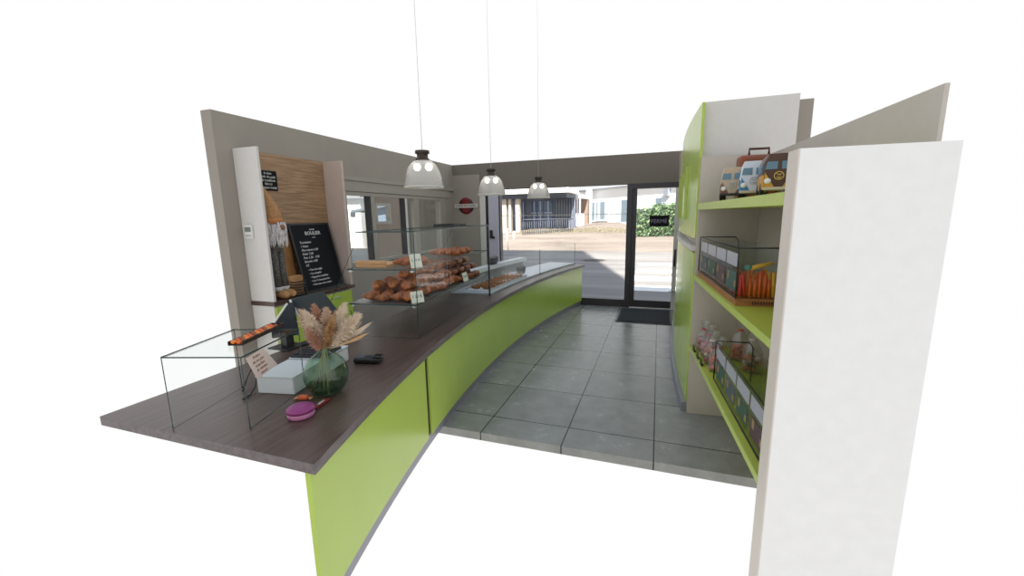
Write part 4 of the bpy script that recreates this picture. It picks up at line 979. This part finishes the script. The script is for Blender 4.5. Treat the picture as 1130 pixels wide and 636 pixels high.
for k in range(9): x = xl+(xr-xl)*(k+.5)/9; tube(bm, [(x, 0, -.05), (x+.1, 0, ztp*.8)], .03, 6)
obj('branches', bm, mat('hedge_bark', (84, 72, 58), .9), t)
# dry verge grass
bm = nb(); rnd = random.Random(9)
for k in range(4200):
    u = rnd.uniform(-8.6, 1.2); y = rnd.uniform(25.5, 28.4)
    p = V((u, y, ground_z(u, y)-.01)); h = rnd.uniform(.04, .10)
    a = V((rnd.uniform(-.02, .02)-.02, 0, 0)); v = [bm.verts.new(q) for q in (p+a, p-a, p+V((rnd.uniform(-.06, .06), rnd.uniform(-.05, .05), h)))]; bm.faces.new(v)
o = obj('grass', bm, mat('dry_grass', (140, 134, 112), .9)); o['kind'] = 'stuff'; tag(o, 'dry pale grass on the verge before the white house', 'grass')

# beyond the left window: back passage and neighbours
bm = nb(); X0 = -4.95
def yl(u, v): d = ray(u, v); q = EYE+d*(X0/d.x); return q.y, q.z
ya, za_ = yl(413.5, 224); yb, zb2_ = yl(431.5, 247); yc = yl(411, 240)[0]; yd = yl(448, 240)[0]; ye = yl(487, 240)[0]
box(bm, (X0-.1, yc-.08, 0), (X0, ya, 2.4)); box(bm, (X0-.1, ya, 0), (X0, yb, zb2_)); box(bm, (X0-.1, ya, za_), (X0, yb, 2.4)); box(bm, (X0-.1, yb, 0), (X0, yd, 2.4))
struct('wall_passage', bm, mat('passage_brown', (136, 112, 92), .8, noise=.06, scale=5))
bm = nb(); box(bm, (X0-.1, yd+.001, 0), (X0, ye+.6, 2.4)); struct('wall_passage_end', bm, mat('passage_grey', (126, 118, 104), .8))
bm = nb()
for q in ((ya, yb, zb2_, zb2_+.05), (ya, yb, za_-.05, za_), (ya, ya+.04, zb2_+.05, za_-.05), (yb-.04, yb, zb2_+.05, za_-.05)): box(bm, (X0-.08, q[0], q[2]), (X0+.02, q[1], q[3]))
w3 = struct('window_3', bm, FRAMEGREY)
bm = nb(); box(bm, (X0-.05, ya+.04, zb2_+.05), (X0-.045, yb-.04, za_-.05)); obj('pane', bm, SHOPPANE, w3)
# white neighbour house seen through the first pane
nd_ = 19
p0, p1 = py(374, 262, nd_), py(400, 262, nd_)
t = thing('neighbour_house', 'white neighbour house with small dark window outside the left window', 'house', (p0.x, nd_, -.05))
zt_ = py(390, 219, nd_).z+.05; wdt = p1.x-p0.x
bm = nb(); box(bm, (-1.5, 0, 0), (wdt, 5, zt_)); obj('wall', bm, HW, t)
q0, q1 = py(387, 234, nd_), py(392.5, 239, nd_)
bm = nb(); box(bm, (q0.x-p0.x, -.05, q1.z+.05), (q1.x-p0.x, -.001, q0.z+.05)); obj('window', bm, mat('dark_small_window', (74, 78, 84), .4), t)
bm = nb(); prism(bm, [(-1.7, -.3, zt_+.001), (wdt+.3, -.3, zt_+.001), (wdt+.3, 2.5, zt_+.6), (-1.7, 2.5, zt_+.6)], (0, 0, .12)); obj('roof', bm, mat('grey_roof', (150, 152, 160), .8), t)
p2 = py(400, 250, 18); p3 = py(409, 250, 18)
t = thing('garden_shed', 'blue grey shed beside the white neighbour house', 'shed', (p2.x, 18, -.05))
zs = py(403, 229, 18).z+.05; ws = p3.x-p2.x+.6; t.location.x += .5
bm = nb(); box(bm, (0, 0, 0), (ws, 3, zs)); obj('wall', bm, mat('shed_blue', (122, 140, 158), .8), t)
bm = nb(); prism(bm, [(-.9, -.3, zs-.25), (ws+.2, -.3, zs+.001), (ws+.2, 3.2, zs+.001), (-.9, 3.2, zs-.25)], (0, 0, .12)); obj('roof', bm, mat('shed_roof', (110, 118, 130), .8), t)

# ------------------------------------------------------------------ unseen wall added behind the viewer to block the sun, and light
bm = nb(); box(bm, (-12, -3.3, -.1), (3.35, -3.0, 25)); struct('wall_sun_blocker', bm, HW)
sd = V((-.3, 1, 0)).normalized(); e = math.radians(48)
d = V((sd.x*math.cos(e), sd.y*math.cos(e), -math.sin(e)))
su = bpy.data.lights.new('sun', 'SUN'); su.energy = 12; su.angle = .009; su.color = (1, .94, .85)
so = bpy.data.objects.new('sun', su); COL.objects.link(so); so.rotation_euler = d.to_track_quat('-Z', 'Y').to_euler()
w = bpy.data.worlds.new('sky'); S.world = w; w.use_nodes = True

WN, WL = w.node_tree.nodes, w.node_tree.links
tc = WN.new('ShaderNodeTexCoord'); sx = WN.new('ShaderNodeSeparateXYZ'); cr_ = WN.new('ShaderNodeValToRGB')
WL.new(tc.outputs['Generated'], sx.inputs[0]); WL.new(sx.outputs['Z'], cr_.inputs['Fac']); WL.new(cr_.outputs['Color'], WN['Background'].inputs['Color'])
cr_.color_ramp.elements[0].position = .52; cr_.color_ramp.elements[0].color = (1, 1, 1, 1); cr_.color_ramp.elements[1].position = .8; cr_.color_ramp.elements[1].color = (.6, .75, 1, 1)
w.node_tree.nodes['Background'].inputs['Strength'].default_value = 1.0
S.view_settings.view_transform = 'Standard'; S.view_settings.look = 'None'; S.view_settings.exposure = 0; S.view_settings.gamma = 1; S.view_settings.use_curve_mapping = False
S.cycles.transparent_max_bounces = 32; S.cycles.max_bounces = 10; S.cycles.use_denoising = True
